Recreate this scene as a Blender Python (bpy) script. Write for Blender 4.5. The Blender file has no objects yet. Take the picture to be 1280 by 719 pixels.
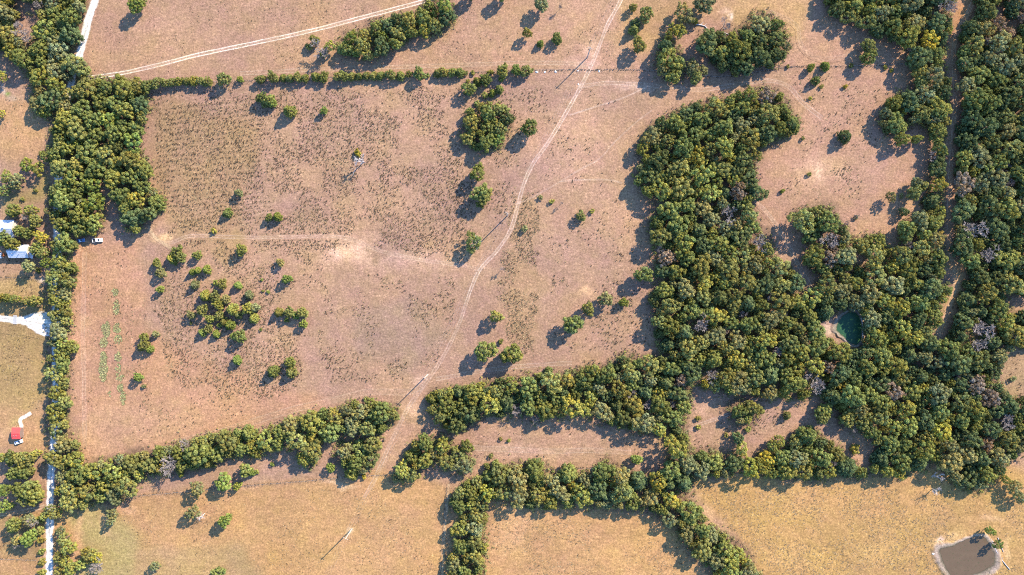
import bpy, math, random
import numpy as np
from math import sin, cos, pi, radians

# ------------------------------------------------------------------ camera, sky, sun, exposure
S = 0.45                                   # metres on the ground per photograph pixel
ALT = 384.0                                # camera height
CX, CY = 640.0, 359.5
SUN_EL = radians(32.0)
sc = bpy.context.scene
col = sc.collection
cam_d = bpy.data.cameras.new('camera')
cam = bpy.data.objects.new('camera', cam_d)
col.objects.link(cam)
cam.location = (0, 0, ALT)
cam.rotation_euler = (0, 0, 0)
cam_d.sensor_width = 36
cam_d.lens = 24.0
cam_d.clip_start = 1
cam_d.clip_end = 20000
sc.camera = cam

w = bpy.data.worlds.new('World')
sc.world = w
w.use_nodes = True
nt = w.node_tree
nt.nodes.clear()
sky = nt.nodes.new('ShaderNodeTexSky')
sky.sky_type = 'NISHITA'
sky.sun_disc = False
sky.sun_elevation = SUN_EL
sky.sun_rotation = radians(45)
sky.air_density = 1.0
sky.dust_density = 0.1
sky.ozone_density = 7.0
sky.altitude = 300
bg = nt.nodes.new('ShaderNodeBackground')
bg.inputs['Strength'].default_value = 0.15
out = nt.nodes.new('ShaderNodeOutputWorld')
nt.links.new(sky.outputs[0], bg.inputs[0])
nt.links.new(bg.outputs[0], out.inputs[0])

sun_d = bpy.data.lights.new('sun', 'SUN')
sun_d.energy = 3.9
sun_d.angle = radians(0.5)
sun_d.color = (1.0, 0.88, 0.72)
sun = bpy.data.objects.new('sun', sun_d)
col.objects.link(sun)
sun.location = (200, 200, 300)
from mathutils import Vector
ld = Vector((-cos(SUN_EL) / math.sqrt(2), -cos(SUN_EL) / math.sqrt(2), -sin(SUN_EL)))
sun.rotation_euler = ld.to_track_quat('-Z', 'Y').to_euler()

vs = sc.view_settings
vs.view_transform = 'Standard'
vs.look = 'None'
vs.exposure = 1.86
vs.gamma = 1.0
vs.use_curve_mapping = False
sc.cycles.use_denoising = False
sc.cycles.pixel_filter_type = 'BLACKMAN_HARRIS'
sc.cycles.filter_width = 1.05

# ------------------------------------------------------------------ helpers
rng = np.random.default_rng(7)
random.seed(7)

def W(px, py, z=0.0):
    """ground point for a photograph pixel (x right, y up)"""
    return ((px - CX) * S, (CY - py) * S, z)

def wxy(pts):
    a = np.asarray(pts, float)
    return np.stack([(a[:, 0] - CX) * S, (CY - a[:, 1]) * S], 1)

def vnoise(x, y, scale, seed=0):
    x = np.asarray(x, float) / scale + seed * 17.13
    y = np.asarray(y, float) / scale + seed * 9.71
    xi, yi = np.floor(x), np.floor(y)
    fx, fy = x - xi, y - yi
    fx, fy = fx * fx * (3 - 2 * fx), fy * fy * (3 - 2 * fy)
    def h(a, b):
        v = np.sin(a * 127.1 + b * 311.7 + seed * 74.7) * 43758.5453
        return v - np.floor(v)
    return (h(xi, yi) * (1 - fx) + h(xi + 1, yi) * fx) * (1 - fy) + (h(xi, yi + 1) * (1 - fx) + h(xi + 1, yi + 1) * fx) * fy

def fbm(x, y, scale, seed=0, n=3):
    t, a, s = 0, 1.0, 0
    for k in range(n):
        t = t + a * vnoise(x, y, scale / 2 ** k, seed + k)
        s += a
        a *= .5
    return t / s

def pip(x, y, poly):
    """points in polygon, same units"""
    x = np.asarray(x, float); y = np.asarray(y, float)
    ins = np.zeros(x.shape, bool)
    p = np.asarray(poly, float)
    q = np.roll(p, -1, 0)
    for (x0, y0), (x1, y1) in zip(p, q):
        if y0 == y1:
            continue
        c = ((y0 > y) != (y1 > y))
        ins ^= c & (x < (x1 - x0) * (y - y0) / (y1 - y0) + x0)
    return ins

def smooth_path(pts, step):
    """Catmull-Rom through pts (world), resampled about every step metres"""
    p = np.asarray(pts, float)
    p = np.vstack([2 * p[0] - p[1], p, 2 * p[-1] - p[-2]])
    o = []
    for i in range(1, len(p) - 2):
        a, b, c, d = p[i - 1], p[i], p[i + 1], p[i + 2]
        n = max(2, int(np.linalg.norm(c - b) / step))
        t = np.linspace(0, 1, n, endpoint=False)[:, None]
        o.append(.5 * ((2 * b) + (c - a) * t + (2 * a - 5 * b + 4 * c - d) * t * t + (-a + 3 * b - 3 * c + d) * t ** 3))
    o.append(p[-2][None])
    return np.vstack(o)

def mesh_np(name, V, F, color=None):
    """mesh from vertex array and a face array (n x 3 or n x 4); color = per-vertex rgb attribute 'col'"""
    V = np.asarray(V, np.float32); F = np.asarray(F, np.int32)
    k = F.shape[1]
    me = bpy.data.meshes.new(name)
    me.vertices.add(len(V)); me.vertices.foreach_set('co', V.ravel())
    me.loops.add(F.size); me.loops.foreach_set('vertex_index', F.ravel())
    me.polygons.add(len(F))
    me.polygons.foreach_set('loop_start', np.arange(0, F.size, k, dtype=np.int32))
    me.polygons.foreach_set('loop_total', np.full(len(F), k, np.int32))
    me.update(calc_edges=True)
    if color is not None:
        at = me.attributes.new('col', 'FLOAT_COLOR', 'POINT')
        c = np.ones((len(V), 4), np.float32); c[:, :3] = color
        at.data.foreach_set('color', c.ravel())
    return me

def link(name, me, mat=None, parent=None, loc=None, rz=0.0, scale=None, **props):
    o = bpy.data.objects.new(name, me)
    col.objects.link(o)
    if mat is not None and me is not None and len(me.materials) == 0:
        me.materials.append(mat)
    if parent is not None:
        o.parent = parent
    if loc is not None:
        o.location = loc
    if rz:
        o.rotation_euler = (0, 0, rz)
    if scale is not None:
        o.scale = scale
    for k, v in props.items():
        if v is not None:
            o[k] = v
    return o

def thing(name, label, category, loc, rz=0.0, group=None, scale=None):
    return link(name, None, None, None, loc, rz, scale, label=label, category=category, group=group)

class MB:
    """collects simple solids into one mesh"""
    def __init__(self):
        self.v = []; self.f = []
    def raw(self, vs_, fs):
        b = len(self.v)
        self.v += [tuple(p) for p in vs_]
        self.f += [tuple(i + b for i in f) for f in fs]
        return self
    def box(self, x0, x1, y0, y1, z0, z1):
        vs_ = [(x0, y0, z0), (x1, y0, z0), (x1, y1, z0), (x0, y1, z0), (x0, y0, z1), (x1, y0, z1), (x1, y1, z1), (x0, y1, z1)]
        return self.raw(vs_, [(0, 3, 2, 1), (4, 5, 6, 7), (0, 1, 5, 4), (1, 2, 6, 5), (2, 3, 7, 6), (3, 0, 4, 7)])
    def prism(self, prof, y0, y1):
        """profile in x,z extruded along y"""
        n = len(prof)
        vs_ = [(x, y0, z) for x, z in prof] + [(x, y1, z) for x, z in prof]
        fs = [tuple(range(n)), tuple(range(2 * n - 1, n - 1, -1))]
        fs += [((i + 1) % n, i, i + n, (i + 1) % n + n) for i in range(n)]
        return self.raw(vs_, fs)
    def tube(self, pts, rad, sides=6, cap=True):
        pts = [Vector(p) for p in pts]
        if not hasattr(rad, '__len__'):
            rad = [rad] * len(pts)
        rings = []
        for i, p in enumerate(pts):
            d = (pts[min(i + 1, len(pts) - 1)] - pts[max(i - 1, 0)]).normalized()
            u = d.cross(Vector((0, 0, 1)) if abs(d.z) < .9 else Vector((1, 0, 0))).normalized()
            v = d.cross(u)
            rings.append([p + (u * cos(2 * pi * k / sides) + v * sin(2 * pi * k / sides)) * rad[i] for k in range(sides)])
        vs_ = [q for r in rings for q in r]
        fs = []
        for i in range(len(rings) - 1):
            for k in range(sides):
                a, b = i * sides + k, i * sides + (k + 1) % sides
                fs.append((a, b, b + sides, a + sides))
        if cap:
            fs.append(tuple(range(sides))[::-1])
            fs.append(tuple(range((len(rings) - 1) * sides, len(rings) * sides)))
        return self.raw(vs_, fs)
    def disc(self, c, axis, r, h, n=12):
        c = Vector(c); a = Vector(axis).normalized() * h / 2
        return self.tube([c - a, c + a], r, n)
    def mesh(self, name):
        me = bpy.data.meshes.new(name)
        me.from_pydata(self.v, [], self.f)
        me.update()
        return me
    def build(self, name, mat, parent=None, **k):
        return link(name, self.mesh(name), mat, parent, **k)

ORD = ['first', 'second', 'third', 'fourth', 'fifth', 'sixth', 'seventh', 'eighth', 'ninth', 'tenth', 'eleventh', 'twelfth', 'thirteenth',
       'fourteenth', 'fifteenth', 'sixteenth', 'seventeenth', 'eighteenth', 'nineteenth', 'twentieth']
def ordinal(i):
    if i < 20:
        return ORD[i]
    t = ['twenty', 'thirty', 'forty', 'fifty'][(i + 1) // 10 - 2]
    u = (i + 1) % 10
    return t.replace('y', 'ieth') if u == 0 else t + '-' + ORD[u - 1]

# ------------------------------------------------------------------ materials
def new_mat(name):
    m = bpy.data.materials.new(name)
    m.use_nodes = True
    return m, m.node_tree.nodes, m.node_tree.links, m.node_tree.nodes['Principled BSDF']

def plain(name, rgb, rough=.8, var=.12, scale=3.0, metal=0.0):
    m, n, l, b = new_mat(name)
    b.inputs['Roughness'].default_value = rough
    b.inputs['Metallic'].default_value = metal
    tc = n.new('ShaderNodeTexCoord'); nz = n.new('ShaderNodeTexNoise')
    nz.inputs['Scale'].default_value = scale; nz.inputs['Detail'].default_value = 4
    l.new(tc.outputs['Object'], nz.inputs['Vector'])
    mx = n.new('ShaderNodeMix'); mx.data_type = 'RGBA'
    l.new(nz.outputs['Fac'], mx.inputs['Factor'])
    mx.inputs['A'].default_value = (*[c * (1 - var) for c in rgb], 1)
    mx.inputs['B'].default_value = (*[min(1, c * (1 + var)) for c in rgb], 1)
    l.new(mx.outputs['Result'], b.inputs['Base Color'])
    return m

def ground_material():
    m, n, l, b = new_mat('dry_ground')
    b.inputs['Roughness'].default_value = .95
    b.inputs['Specular IOR Level'].default_value = .1
    at = n.new('ShaderNodeAttribute'); at.attribute_name = 'col'
    geo = n.new('ShaderNodeNewGeometry')
    def noise(scale, detail=3, rough=.6, stretch=None, rot=0):
        z = n.new('ShaderNodeTexNoise')
        z.inputs['Scale'].default_value = scale; z.inputs['Detail'].default_value = detail; z.inputs['Roughness'].default_value = rough
        if stretch:
            mp = n.new('ShaderNodeMapping'); mp.inputs['Scale'].default_value = stretch; mp.inputs['Rotation'].default_value = (0, 0, rot)
            l.new(geo.outputs['Position'], mp.inputs['Vector']); l.new(mp.outputs['Vector'], z.inputs['Vector'])
        else:
            l.new(geo.outputs['Position'], z.inputs['Vector'])
        return z.outputs['Fac']
    def remap(s, a, bb, lo, hi):
        r = n.new('ShaderNodeMapRange'); r.inputs['From Min'].default_value = a; r.inputs['From Max'].default_value = bb
        r.inputs['To Min'].default_value = lo; r.inputs['To Max'].default_value = hi
        l.new(s, r.inputs['Value']); return r.outputs['Result']
    def mul(a, bb):
        r = n.new('ShaderNodeMath'); r.operation = 'MULTIPLY'; l.new(a, r.inputs[0]); l.new(bb, r.inputs[1]); return r.outputs[0]
    f = remap(noise(.95, 3, .8), .34, .66, .66, 1.32)            # grass clumps
    f = mul(f, remap(noise(.32, 4, .65), .32, .68, .86, 1.13))
    f = mul(f, remap(noise(.035, 4, .6), .3, .7, .91, 1.09))   # broad patches
    f = mul(f, remap(noise(1.0, 4, .65, (.10, .7, 1), radians(11)), .3, .7, .94, 1.06))   # mowing streaks
    f = mul(f, remap(noise(1.0, 4, .65, (.6, .11, 1), radians(-24)), .3, .7, .95, 1.05))
    spk = n.new('ShaderNodeTexVoronoi'); spk.inputs['Scale'].default_value = .55
    l.new(geo.outputs['Position'], spk.inputs['Vector'])
    f = mul(f, remap(spk.outputs['Distance'], .12, .34, 1.28, 1.0))     # bleached straw specks
    vm = n.new('ShaderNodeVectorMath'); vm.operation = 'SCALE'
    l.new(at.outputs['Color'], vm.inputs[0]); l.new(f, vm.inputs['Scale'])
    # straw / reddish tint wandering
    hs = n.new('ShaderNodeMix'); hs.data_type = 'RGBA'; hs.blend_type = 'MULTIPLY'
    hs.inputs['Factor'].default_value = 1
    tint = n.new('ShaderNodeMix'); tint.data_type = 'RGBA'
    tint.inputs['A'].default_value = (1.03, .985, 1.02, 1); tint.inputs['B'].default_value = (1.0, 1.02, .90, 1)
    l.new(remap(noise(.09, 4, .65), .35, .65, 0, 1), tint.inputs['Factor'])
    l.new(vm.outputs[0], hs.inputs['A']); l.new(tint.outputs['Result'], hs.inputs['B'])
    l.new(hs.outputs['Result'], b.inputs['Base Color'])
    bp = n.new('ShaderNodeBump'); bp.inputs['Strength'].default_value = .5; bp.inputs['Distance'].default_value = .35
    l.new(noise(1.4, 3, .7), bp.inputs['Height'])
    l.new(bp.outputs['Normal'], b.inputs['Normal'])
    return m

def foliage_material(name='foliage', trans=.28):
    m, n, l, b = new_mat(name)
    n.remove(b)
    oi = n.new('ShaderNodeObjectInfo')
    at = n.new('ShaderNodeAttribute'); at.attribute_name = 'col'
    mx = n.new('ShaderNodeMix'); mx.data_type = 'RGBA'; mx.blend_type = 'MULTIPLY'; mx.inputs['Factor'].default_value = 1
    l.new(oi.outputs['Color'], mx.inputs['A']); l.new(at.outputs['Color'], mx.inputs['B'])
    d = n.new('ShaderNodeBsdfDiffuse'); t = n.new('ShaderNodeBsdfTranslucent'); ms = n.new('ShaderNodeMixShader')
    ms.inputs[0].default_value = trans
    l.new(mx.outputs['Result'], d.inputs['Color']); l.new(mx.outputs['Result'], t.inputs['Color'])
    l.new(d.outputs[0], ms.inputs[1]); l.new(t.outputs[0], ms.inputs[2])
    l.new(ms.outputs[0], n['Material Output'].inputs['Surface'])
    return m

def attr_material(name, rough=.9):
    m, n, l, b = new_mat(name)
    at = n.new('ShaderNodeAttribute'); at.attribute_name = 'col'
    l.new(at.outputs['Color'], b.inputs['Base Color'])
    b.inputs['Roughness'].default_value = rough
    b.inputs['Specular IOR Level'].default_value = .1
    return m

M = {}
M['ground'] = ground_material()
M['leaf'] = foliage_material()
M['tuft'] = attr_material('dry_tufts')
M['bark'] = plain('bark', (.12, .095, .075), .95, .35, 2.0)
M['dead'] = plain('dead_wood', (.40, .365, .35), .9, .2, 2.0)
M['twig'] = plain('grey_twigs', (.20, .165, .145), .9, .25, 1.0)
M['roof_white'] = plain('white_metal_roof', (.50, .51, .53), .5, .18, .5, .1)
M['roof_red'] = plain('red_metal_roof', (.55, .06, .05), .5, .12, .6)
M['wall_tan'] = plain('tan_siding', (.42, .36, .30), .8)
M['wall_dark'] = plain('brown_siding', (.16, .11, .09), .8)
M['white_paint'] = plain('white_paint', (.78, .78, .78), .3, .04)
M['blue_paint'] = plain('blue_paint', (.07, .16, .33), .3, .06)
M['silver_paint'] = plain('silver_paint', (.55, .62, .68), .3, .05)
M['glass'] = plain('dark_glass', (.02, .025, .03), .08, .1)
M['rubber'] = plain('black_rubber', (.02, .02, .02), .8, .1)
M['chrome'] = plain('lamp_lens', (.75, .74, .70), .2, .05)
M['orange'] = plain('orange_plastic', (.6, .16, .04), .5)
M['pole'] = plain('weathered_pole', (.34, .29, .24), .9, .2, 1.0)
M['steel'] = plain('galvanised_steel', (.42, .43, .44), .5, .1, 3, .4)
M['porcelain'] = plain('grey_porcelain', (.5, .5, .5), .3, .05)
M['wire'] = plain('aluminium_wire', (.3, .3, .3), .5, .05)
M['post'] = plain('cedar_post', (.20, .15, .12), .95, .25, 2)
M['rock'] = plain('white_limestone', (.72, .69, .64), .9, .12, 1.5)
M['concrete'] = plain('grey_concrete', (.40, .38, .36), .9, .12, 2)

# ------------------------------------------------------------------ field colours (linear base colours of the ground itself)
PINK = (.385, .270, .195)
FIELDS = [  # colour, polygon in photograph pixels
    ((.395, .272, .190), [(-400, -400), (820, -400), (800, 88), (590, 91), (265, 101), (110, 98), (118, 0), (-400, -300)]),       # north field
    ((.400, .270, .190), [(820, -400), (1900, -400), (1900, 0), (1300, 300), (1150, 270), (1100, 330), (960, 300), (940, 200), (990, 84), (802, 88)]),   # NE pasture
    ((.405, .285, .165), [(770, -60), (1030, -60), (1000, 45), (920, 42), (880, 20), (815, 60), (775, 50)]),
    ((.40, .28, .19), [(500, 540), (860, 500), (1100, 560), (1085, 590), (860, 570), (560, 600)]),
    ((.445, .298, .150), [(-400, 625), (65, 640), (170, 620), (320, 606), (482, 593), (560, 605), (552, 1200), (-400, 1200)]),                            # SW field
    ((.375, .325, .150), [(82, 640), (120, 632), (170, 660), (175, 700), (165, 760), (95, 760), (100, 690)]),                                            # greener corner
    ((.40, .30, .155), [(170, 690), (300, 680), (330, 719), (300, 760), (165, 760)]),
    ((.455, .302, .152), [(559, 609), (620, 628), (870, 640), (960, 719), (1000, 1200), (552, 1200)]),                                                   # S mid field
    ((.435, .302, .130), [(860, 600), (960, 590), (1900, 570), (1900, 1200), (1000, 1200), (940, 700)]),                                                  # SE golden field
    ((.46, .312, .140), [(960, 590), (1180, 600), (1180, 640), (1000, 650)]),
    ((.36, .275, .130), [(-400, 340), (58, 348), (64, 400), (58, 500), (40, 520), (-400, 520)]),                                                          # W paddock
    ((.40, .31, .150), [(-400, 345), (56, 350), (58, 372), (-400, 372)]),
    ((.30, .255, .115), [(0, 240), (30, 235), (62, 215), (66, 250), (40, 258), (0, 275)]),
    ((.44, .30, .165), [(-400, 515), (62, 512), (62, 565), (-400, 565)]),
    ((.42, .285, .17), [(-400, 118), (60, 125), (58, 200), (-400, 205)]),
    ((.44, .285, .185), [(88, 300), (170, 300), (185, 420), (330, 480), (420, 500), (300, 535), (105, 580), (88, 420)]),                                  # west part of the pasture
    ((.46, .31, .20), [(100, 510), (230, 505), (260, 535), (105, 580)]),
    ((.40, .285, .178), [(645, 240), (668, 245), (672, 330), (668, 440), (645, 440), (635, 400), (640, 300)]),                                              # straw strip
    ((.37, .265, .16), [(195, 120), (330, 160), (310, 240), (300, 330), (210, 300), (190, 200)]),
    ((.345, .255, .195), [(450, 380), (520, 370), (560, 420), (500, 470), (440, 440)]),
    ((.33, .25, .125), [(0, 640), (48, 642), (50, 695), (0, 697)]),
    ((.35, .26, .16), [(1250, 450), (1262, 440), (1290, 430), (1290, 495), (1258, 495)]),
    ((.44, .26, .13), [(1205, -10), (1225, -10), (1210, 25), (1198, 45), (1195, 70), (1184, 75), (1190, 50)]),
    ((.44, .30, .16), [(1185, 318), (1210, 335), (1208, 365), (1190, 410), (1178, 420), (1170, 418), (1178, 395), (1190, 360)]),
]
PATCH = [  # pale or coloured spots: x, y, rx, ry, colour, strength
    (435, 314, 26, 11, (.60, .44, .34), .8), (428, 312, 45, 22, (.46, .33, .25), .6), (1023, 219, 8, 9, (.68, .54, .40), .95), (1024, 219, 34, 26, (.44, .32, .22), .6),
    (203, 301, 10, 7, (.60, .44, .25), .8), (190, 296, 6, 7, (.55, .40, .24), .6), (505, 322, 30, 10, (.44, .32, .25), .5),
    (727, 80, 20, 12, (.47, .33, .26), .6), (790, 106, 26, 7, (.52, .40, .32), .6), (740, 64, 16, 16, (.46, .33, .25), .6),
    (512, 510, 13, 9, (.52, .37, .28), .7), (527, 472, 12, 9, (.5, .37, .29), .6), (540, 330, 90, 14, (.42, .30, .235), .4),
    (735, 367, 12, 7, (.52, .37, .24), .7), (909, 18, 10, 8, (.55, .42, .32), .5), (911, 23, 3, 5, (.62, .56, .52), .9),
    (8, 117, 6, 6, (.14, .24, .05), .95), (15, 124, 14, 6, (.40, .34, .28), .6), (2, 113, 5, 10, (.55, .48, .42), .7),
    (1183, 669, 22, 8, (.50, .37, .18), .8), (1175, 667, 4, 4, (.66, .56, .46), .9), (1262, 690, 6, 18, (.50, .38, .20), .8), (1240, 650, 20, 6, (.50, .36, .2), .6),
    (30, 45, 12, 20, (.30, .235, .19), .8), (1037, 411, 11, 12, (.50, .41, .35), .8), (1052, 436, 22, 9, (.36, .28, .18), .7),
    (425, 603, 26, 4, (.58, .45, .30), .6), (436, 668, 8, 7, (.62, .50, .36), .6), (330, 540, 50, 10, (.48, .33, .22), .5), (260, 560, 60, 6, (.46, .32, .2), .4),
    (60, 344, 7, 5, (.70, .63, .55), .8), (15, 545, 16, 16, (.47, .32, .20), .6), (22, 525, 12, 6, (.36, .30, .13), .6), (65, 330, 9, 14, (.45, .32, .23), .6),
    (880, 510, 16, 10, (.47, .33, .24), .5), (610, 440, 50, 26, (.41, .29, .22), .4), (700, 190, 60, 60, (.405, .275, .205), .4),
    (252, 645, 12, 6, (.50, .34, .18), .6), (130, 660, 8, 20, (.46, .32, .19), .5), (150, 634, 16, 8, (.46, .31, .2), .6), (95, 660, 5, 24, (.46, .32, .19), .6),
    (100, 420, 14, 120, (.46, .31, .22), .5), (990, 700, 60, 16, (.5, .35, .15), .4), (1100, 690, 40, 20, (.48, .34, .14), .5), (90, 690, 5, 25, (.46, .32, .2), .5),
    (570, 660, 8, 60, (.5, .34, .19), .5), (885, 640, 10, 14, (.5, .36, .22), .6), (640, 660, 30, 40, (.47, .325, .18), .5), (655, 566, 60, 12, (.46, .33, .25), .4),
]
MOWN = [  # polygon, direction, period in pixels, strength
    ([(612, 640), (860, 645), (950, 725), (612, 725)], radians(-4), 8, .06), ([(88, 300), (175, 300), (185, 420), (160, 560), (100, 575), (88, 420)], radians(88), 9, .05),
    ([(585, 535), (830, 540), (825, 590), (600, 590)], radians(2), 5, .07), ([(100, 520), (420, 495), (500, 500), (300, 535), (120, 575)], radians(12), 9, .05),
    ([(80, 640), (555, 605), (550, 725), (80, 725)], radians(5), 11, .035), ([(190, 110), (560, 105), (330, 300), (200, 300)], radians(7), 6.5, .05), ([(870, 600), (1280, 590), (1280, 719), (960, 719)], radians(-35), 12, .05),
    ([(120, 0), (640, -10), (600, 80), (300, 85), (115, 95)], radians(14), 10, .03)]
# ------------------------------------------------------------------ woods: crown outlines in photograph pixels
WOODS = {}
WOODS['corner'] = dict(zone='the wood at the upper left, left of the white road', poly=[(-25, -25), (108, -25), (106, 8), (96, 45), (90, 62), (84, 70), (104, 74), (109, 90), (102, 97), (84, 100), (78, 128),
    (62, 150), (45, 142), (37, 130), (40, 112), (30, 88), (16, 76), (0, 64), (-25, 60)],
    holes=[[(14, 26), (28, 14), (46, 22), (42, 45), (34, 55), (24, 46)], [(18, -8), (40, -2), (48, 16), (30, 17), (18, 12)]], pal='nw')
WOODS['grove'] = dict(zone='the dense grove between the white road and the pasture', poly=[(100, 98), (112, 97), (150, 98), (172, 102), (186, 122), (189, 138), (179, 156), (177, 176), (182, 196),
    (191, 213), (185, 227), (198, 241), (205, 262), (199, 271), (181, 278), (170, 295), (157, 287), (152, 274), (148, 258), (141, 246), (135, 230), (126, 224), (124, 240), (130, 262), (128, 286), (121, 296), (100, 293),
    (82, 295), (72, 286), (65, 268), (62, 245), (69, 222), (64, 200), (58, 188), (62, 165), (62, 152), (72, 140), (88, 134), (92, 112)], holes=[], pal='green')
WOODS['roadside'] = dict(zone='the tree row beside the white road and the pasture', poly=[(68, 318), (82, 316), (90, 325), (95, 348), (88, 360), (88, 400), (86, 430), (87, 480), (85, 520), (86, 545), (98, 553), (104, 566), (103, 580),
    (90, 584), (66, 588), (54, 580), (56, 566), (64, 556), (60, 540), (61, 500), (60, 470), (62, 420), (61, 380), (60, 350)], holes=[], pal='olive')
WOODS['belt'] = dict(zone='the diagonal tree belt along the lower edge of the pasture', poly=[(68, 592), (84, 586), (105, 582), (135, 572), (170, 566), (200, 560), (220, 552), (250, 547), (262, 541), (300, 533), (325, 538), (342, 532), (356, 524),
    (380, 518), (400, 513), (425, 510), (440, 500), (455, 496), (470, 501), (482, 506), (500, 508), (497, 520), (490, 534), (478, 541), (465, 545), (452, 541), (430, 545), (402, 555), (396, 578), (388, 588), (375, 580), (370, 568), (355, 562),
    (340, 565), (320, 572), (300, 570), (282, 573), (270, 582), (250, 585), (225, 590), (190, 595), (169, 604), (166, 620), (150, 630), (126, 627), (110, 634), (90, 636), (76, 632), (69, 618)], holes=[], pal='olive')
WOODS['clump'] = dict(zone='the clump beside the gate below the diagonal tree belt', poly=[(416, 562), (430, 550), (445, 552), (457, 546), (480, 543), (482, 555), (473, 572), (466, 586), (455, 593), (440, 586), (426, 582), (420, 574)], holes=[], pal='olive')
WOODS['copse'] = dict(zone='the copse below the last gap of the power line track', poly=[(486, 604), (495, 585), (504, 572), (510, 558), (525, 547), (542, 544), (558, 541), (566, 555), (580, 563), (594, 574), (591, 587), (577, 593), (560, 588),
    (549, 588), (541, 582), (526, 590), (523, 598), (506, 603)], holes=[], pal='olive')
WOODS['middle'] = dict(zone='the tree belt joining the big wood from the left', poly=[(530, 503), (540, 490), (560, 485), (582, 482), (600, 477), (620, 475), (635, 472), (665, 467), (700, 464), (726, 459), (748, 454), (765, 452), (775, 444), (785, 441),
    (800, 447), (815, 441), (832, 446), (850, 455), (860, 485), (866, 500), (857, 520), (856, 542), (835, 546), (815, 545), (795, 540), (772, 534), (755, 530), (725, 522), (682, 523), (670, 530), (640, 521), (602, 523), (576, 541), (558, 539), (545, 526)],
    holes=[], pal='mixed')
WOODS['hedge'] = dict(zone='the thick hedge of trees between the lower fields', poly=[(598, 604), (605, 591), (620, 583), (640, 580), (651, 575), (664, 584), (675, 574), (684, 580), (690, 588), (711, 584), (736, 590), (750, 580), (758, 573), (768, 582), (785, 588),
    (800, 590), (826, 592), (836, 570), (831, 550), (836, 540), (858, 540), (863, 560), (876, 566), (890, 560), (905, 570), (915, 565), (935, 576), (942, 570), (951, 560), (963, 560), (980, 560), (985, 548), (996, 542), (1008, 537), (1022, 538), (1030, 550),
    (1050, 558), (1062, 575), (1076, 580), (1083, 590), (1080, 598), (1040, 595), (1020, 600), (960, 597), (925, 592), (905, 596), (880, 596), (868, 603), (866, 613), (856, 623), (870, 632), (882, 647), (900, 662), (925, 680), (940, 700), (955, 722), (972, 745),
    (910, 745), (890, 719), (880, 705), (865, 690), (850, 672), (830, 655), (820, 640), (800, 640), (770, 635), (715, 635), (690, 635), (665, 637), (645, 630), (620, 628), (604, 622)], holes=[], pal='yellow')
WOODS['strip'] = dict(zone='the narrow strip of trees running down to the bottom edge', poly=[(562, 630), (571, 612), (582, 600), (600, 596), (612, 606), (607, 630), (609, 650), (608, 690), (606, 745), (560, 745), (560, 702), (566, 682), (563, 665), (571, 650), (569, 640)], holes=[], pal='olive')
WOODS['main'] = dict(zone='the big wood', poly=[(802, 172), (814, 155), (832, 144), (852, 134), (872, 127), (892, 121), (920, 118), (935, 111), (960, 109), (976, 115), (986, 128), (988, 140), (1000, 150), (998, 160), (986, 171), (970, 179), (956, 184), (950, 196), (945, 210),
    (948, 222), (945, 236), (942, 252), (945, 268), (950, 280), (957, 289), (966, 302), (969, 315), (976, 326), (1000, 342), (1012, 357), (1024, 350), (1045, 343), (1075, 334), (1100, 328), (1118, 318), (1124, 288), (1132, 276), (1142, 268), (1156, 262), (1157, 245), (1162, 225),
    (1160, 200), (1164, 176), (1160, 162), (1142, 155), (1126, 165), (1112, 170), (1102, 162), (1098, 150), (1105, 134), (1116, 119), (1128, 113), (1141, 114), (1143, 95), (1140, 78), (1134, 65), (1124, 55), (1110, 48), (1094, 42), (1084, 35), (1060, 29), (1046, 22), (1036, 10), (1030, -25),
    (1305, -25), (1305, 500), (1280, 500), (1305, 505), (1305, 565), (1280, 570), (1262, 578), (1256, 590), (1240, 605), (1226, 615), (1206, 613), (1192, 606), (1180, 590), (1172, 578), (1160, 582), (1156, 590), (1140, 590), (1130, 600), (1100, 592), (1086, 591), (1091, 578), (1096, 560), (1086, 546),
    (1062, 536), (1049, 526), (1041, 510), (1031, 494), (1020, 495), (1000, 501), (985, 501), (960, 500), (946, 494), (925, 496), (900, 490), (880, 486), (870, 480), (862, 488), (850, 460), (830, 445), (822, 434), (820, 420), (816, 405), (818, 390), (812, 375), (815, 362), (824, 346), (820, 335),
    (815, 320), (815, 305), (811, 290), (808, 275), (815, 265), (821, 257), (808, 246), (796, 231), (790, 220), (795, 209), (804, 200), (796, 186)],
    holes=[[(1026, 411), (1038, 398), (1050, 390), (1076, 388), (1081, 432), (1064, 436), (1052, 430), (1036, 424)],
           [(1252, 452), (1262, 440), (1310, 428), (1310, 495), (1258, 495), (1252, 475)], [(1262, 372), (1310, 366), (1310, 388), (1265, 390)],
           [(1186, 316), (1193, 310), (1210, 335), (1216, 346), (1205, 355), (1209, 366), (1199, 386), (1190, 412), (1178, 424), (1168, 420), (1178, 395), (1178, 380), (1190, 360), (1180, 345)],
           [(1202, -30), (1230, -30), (1214, 25), (1202, 40), (1200, 60), (1202, 100), (1201, 150), (1198, 180), (1196, 230), (1194, 280), (1195, 316), (1181, 320), (1180, 280), (1181, 230), (1184, 180), (1187, 140), (1186, 100), (1180, 75), (1188, 50), (1192, 20)],
           [(1238, 15), (1256, 2), (1262, 20), (1275, 22), (1272, 42), (1255, 28)], [(1262, 576), (1280, 560), (1310, 560), (1310, 600), (1250, 600)]], pal='mixed')
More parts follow.
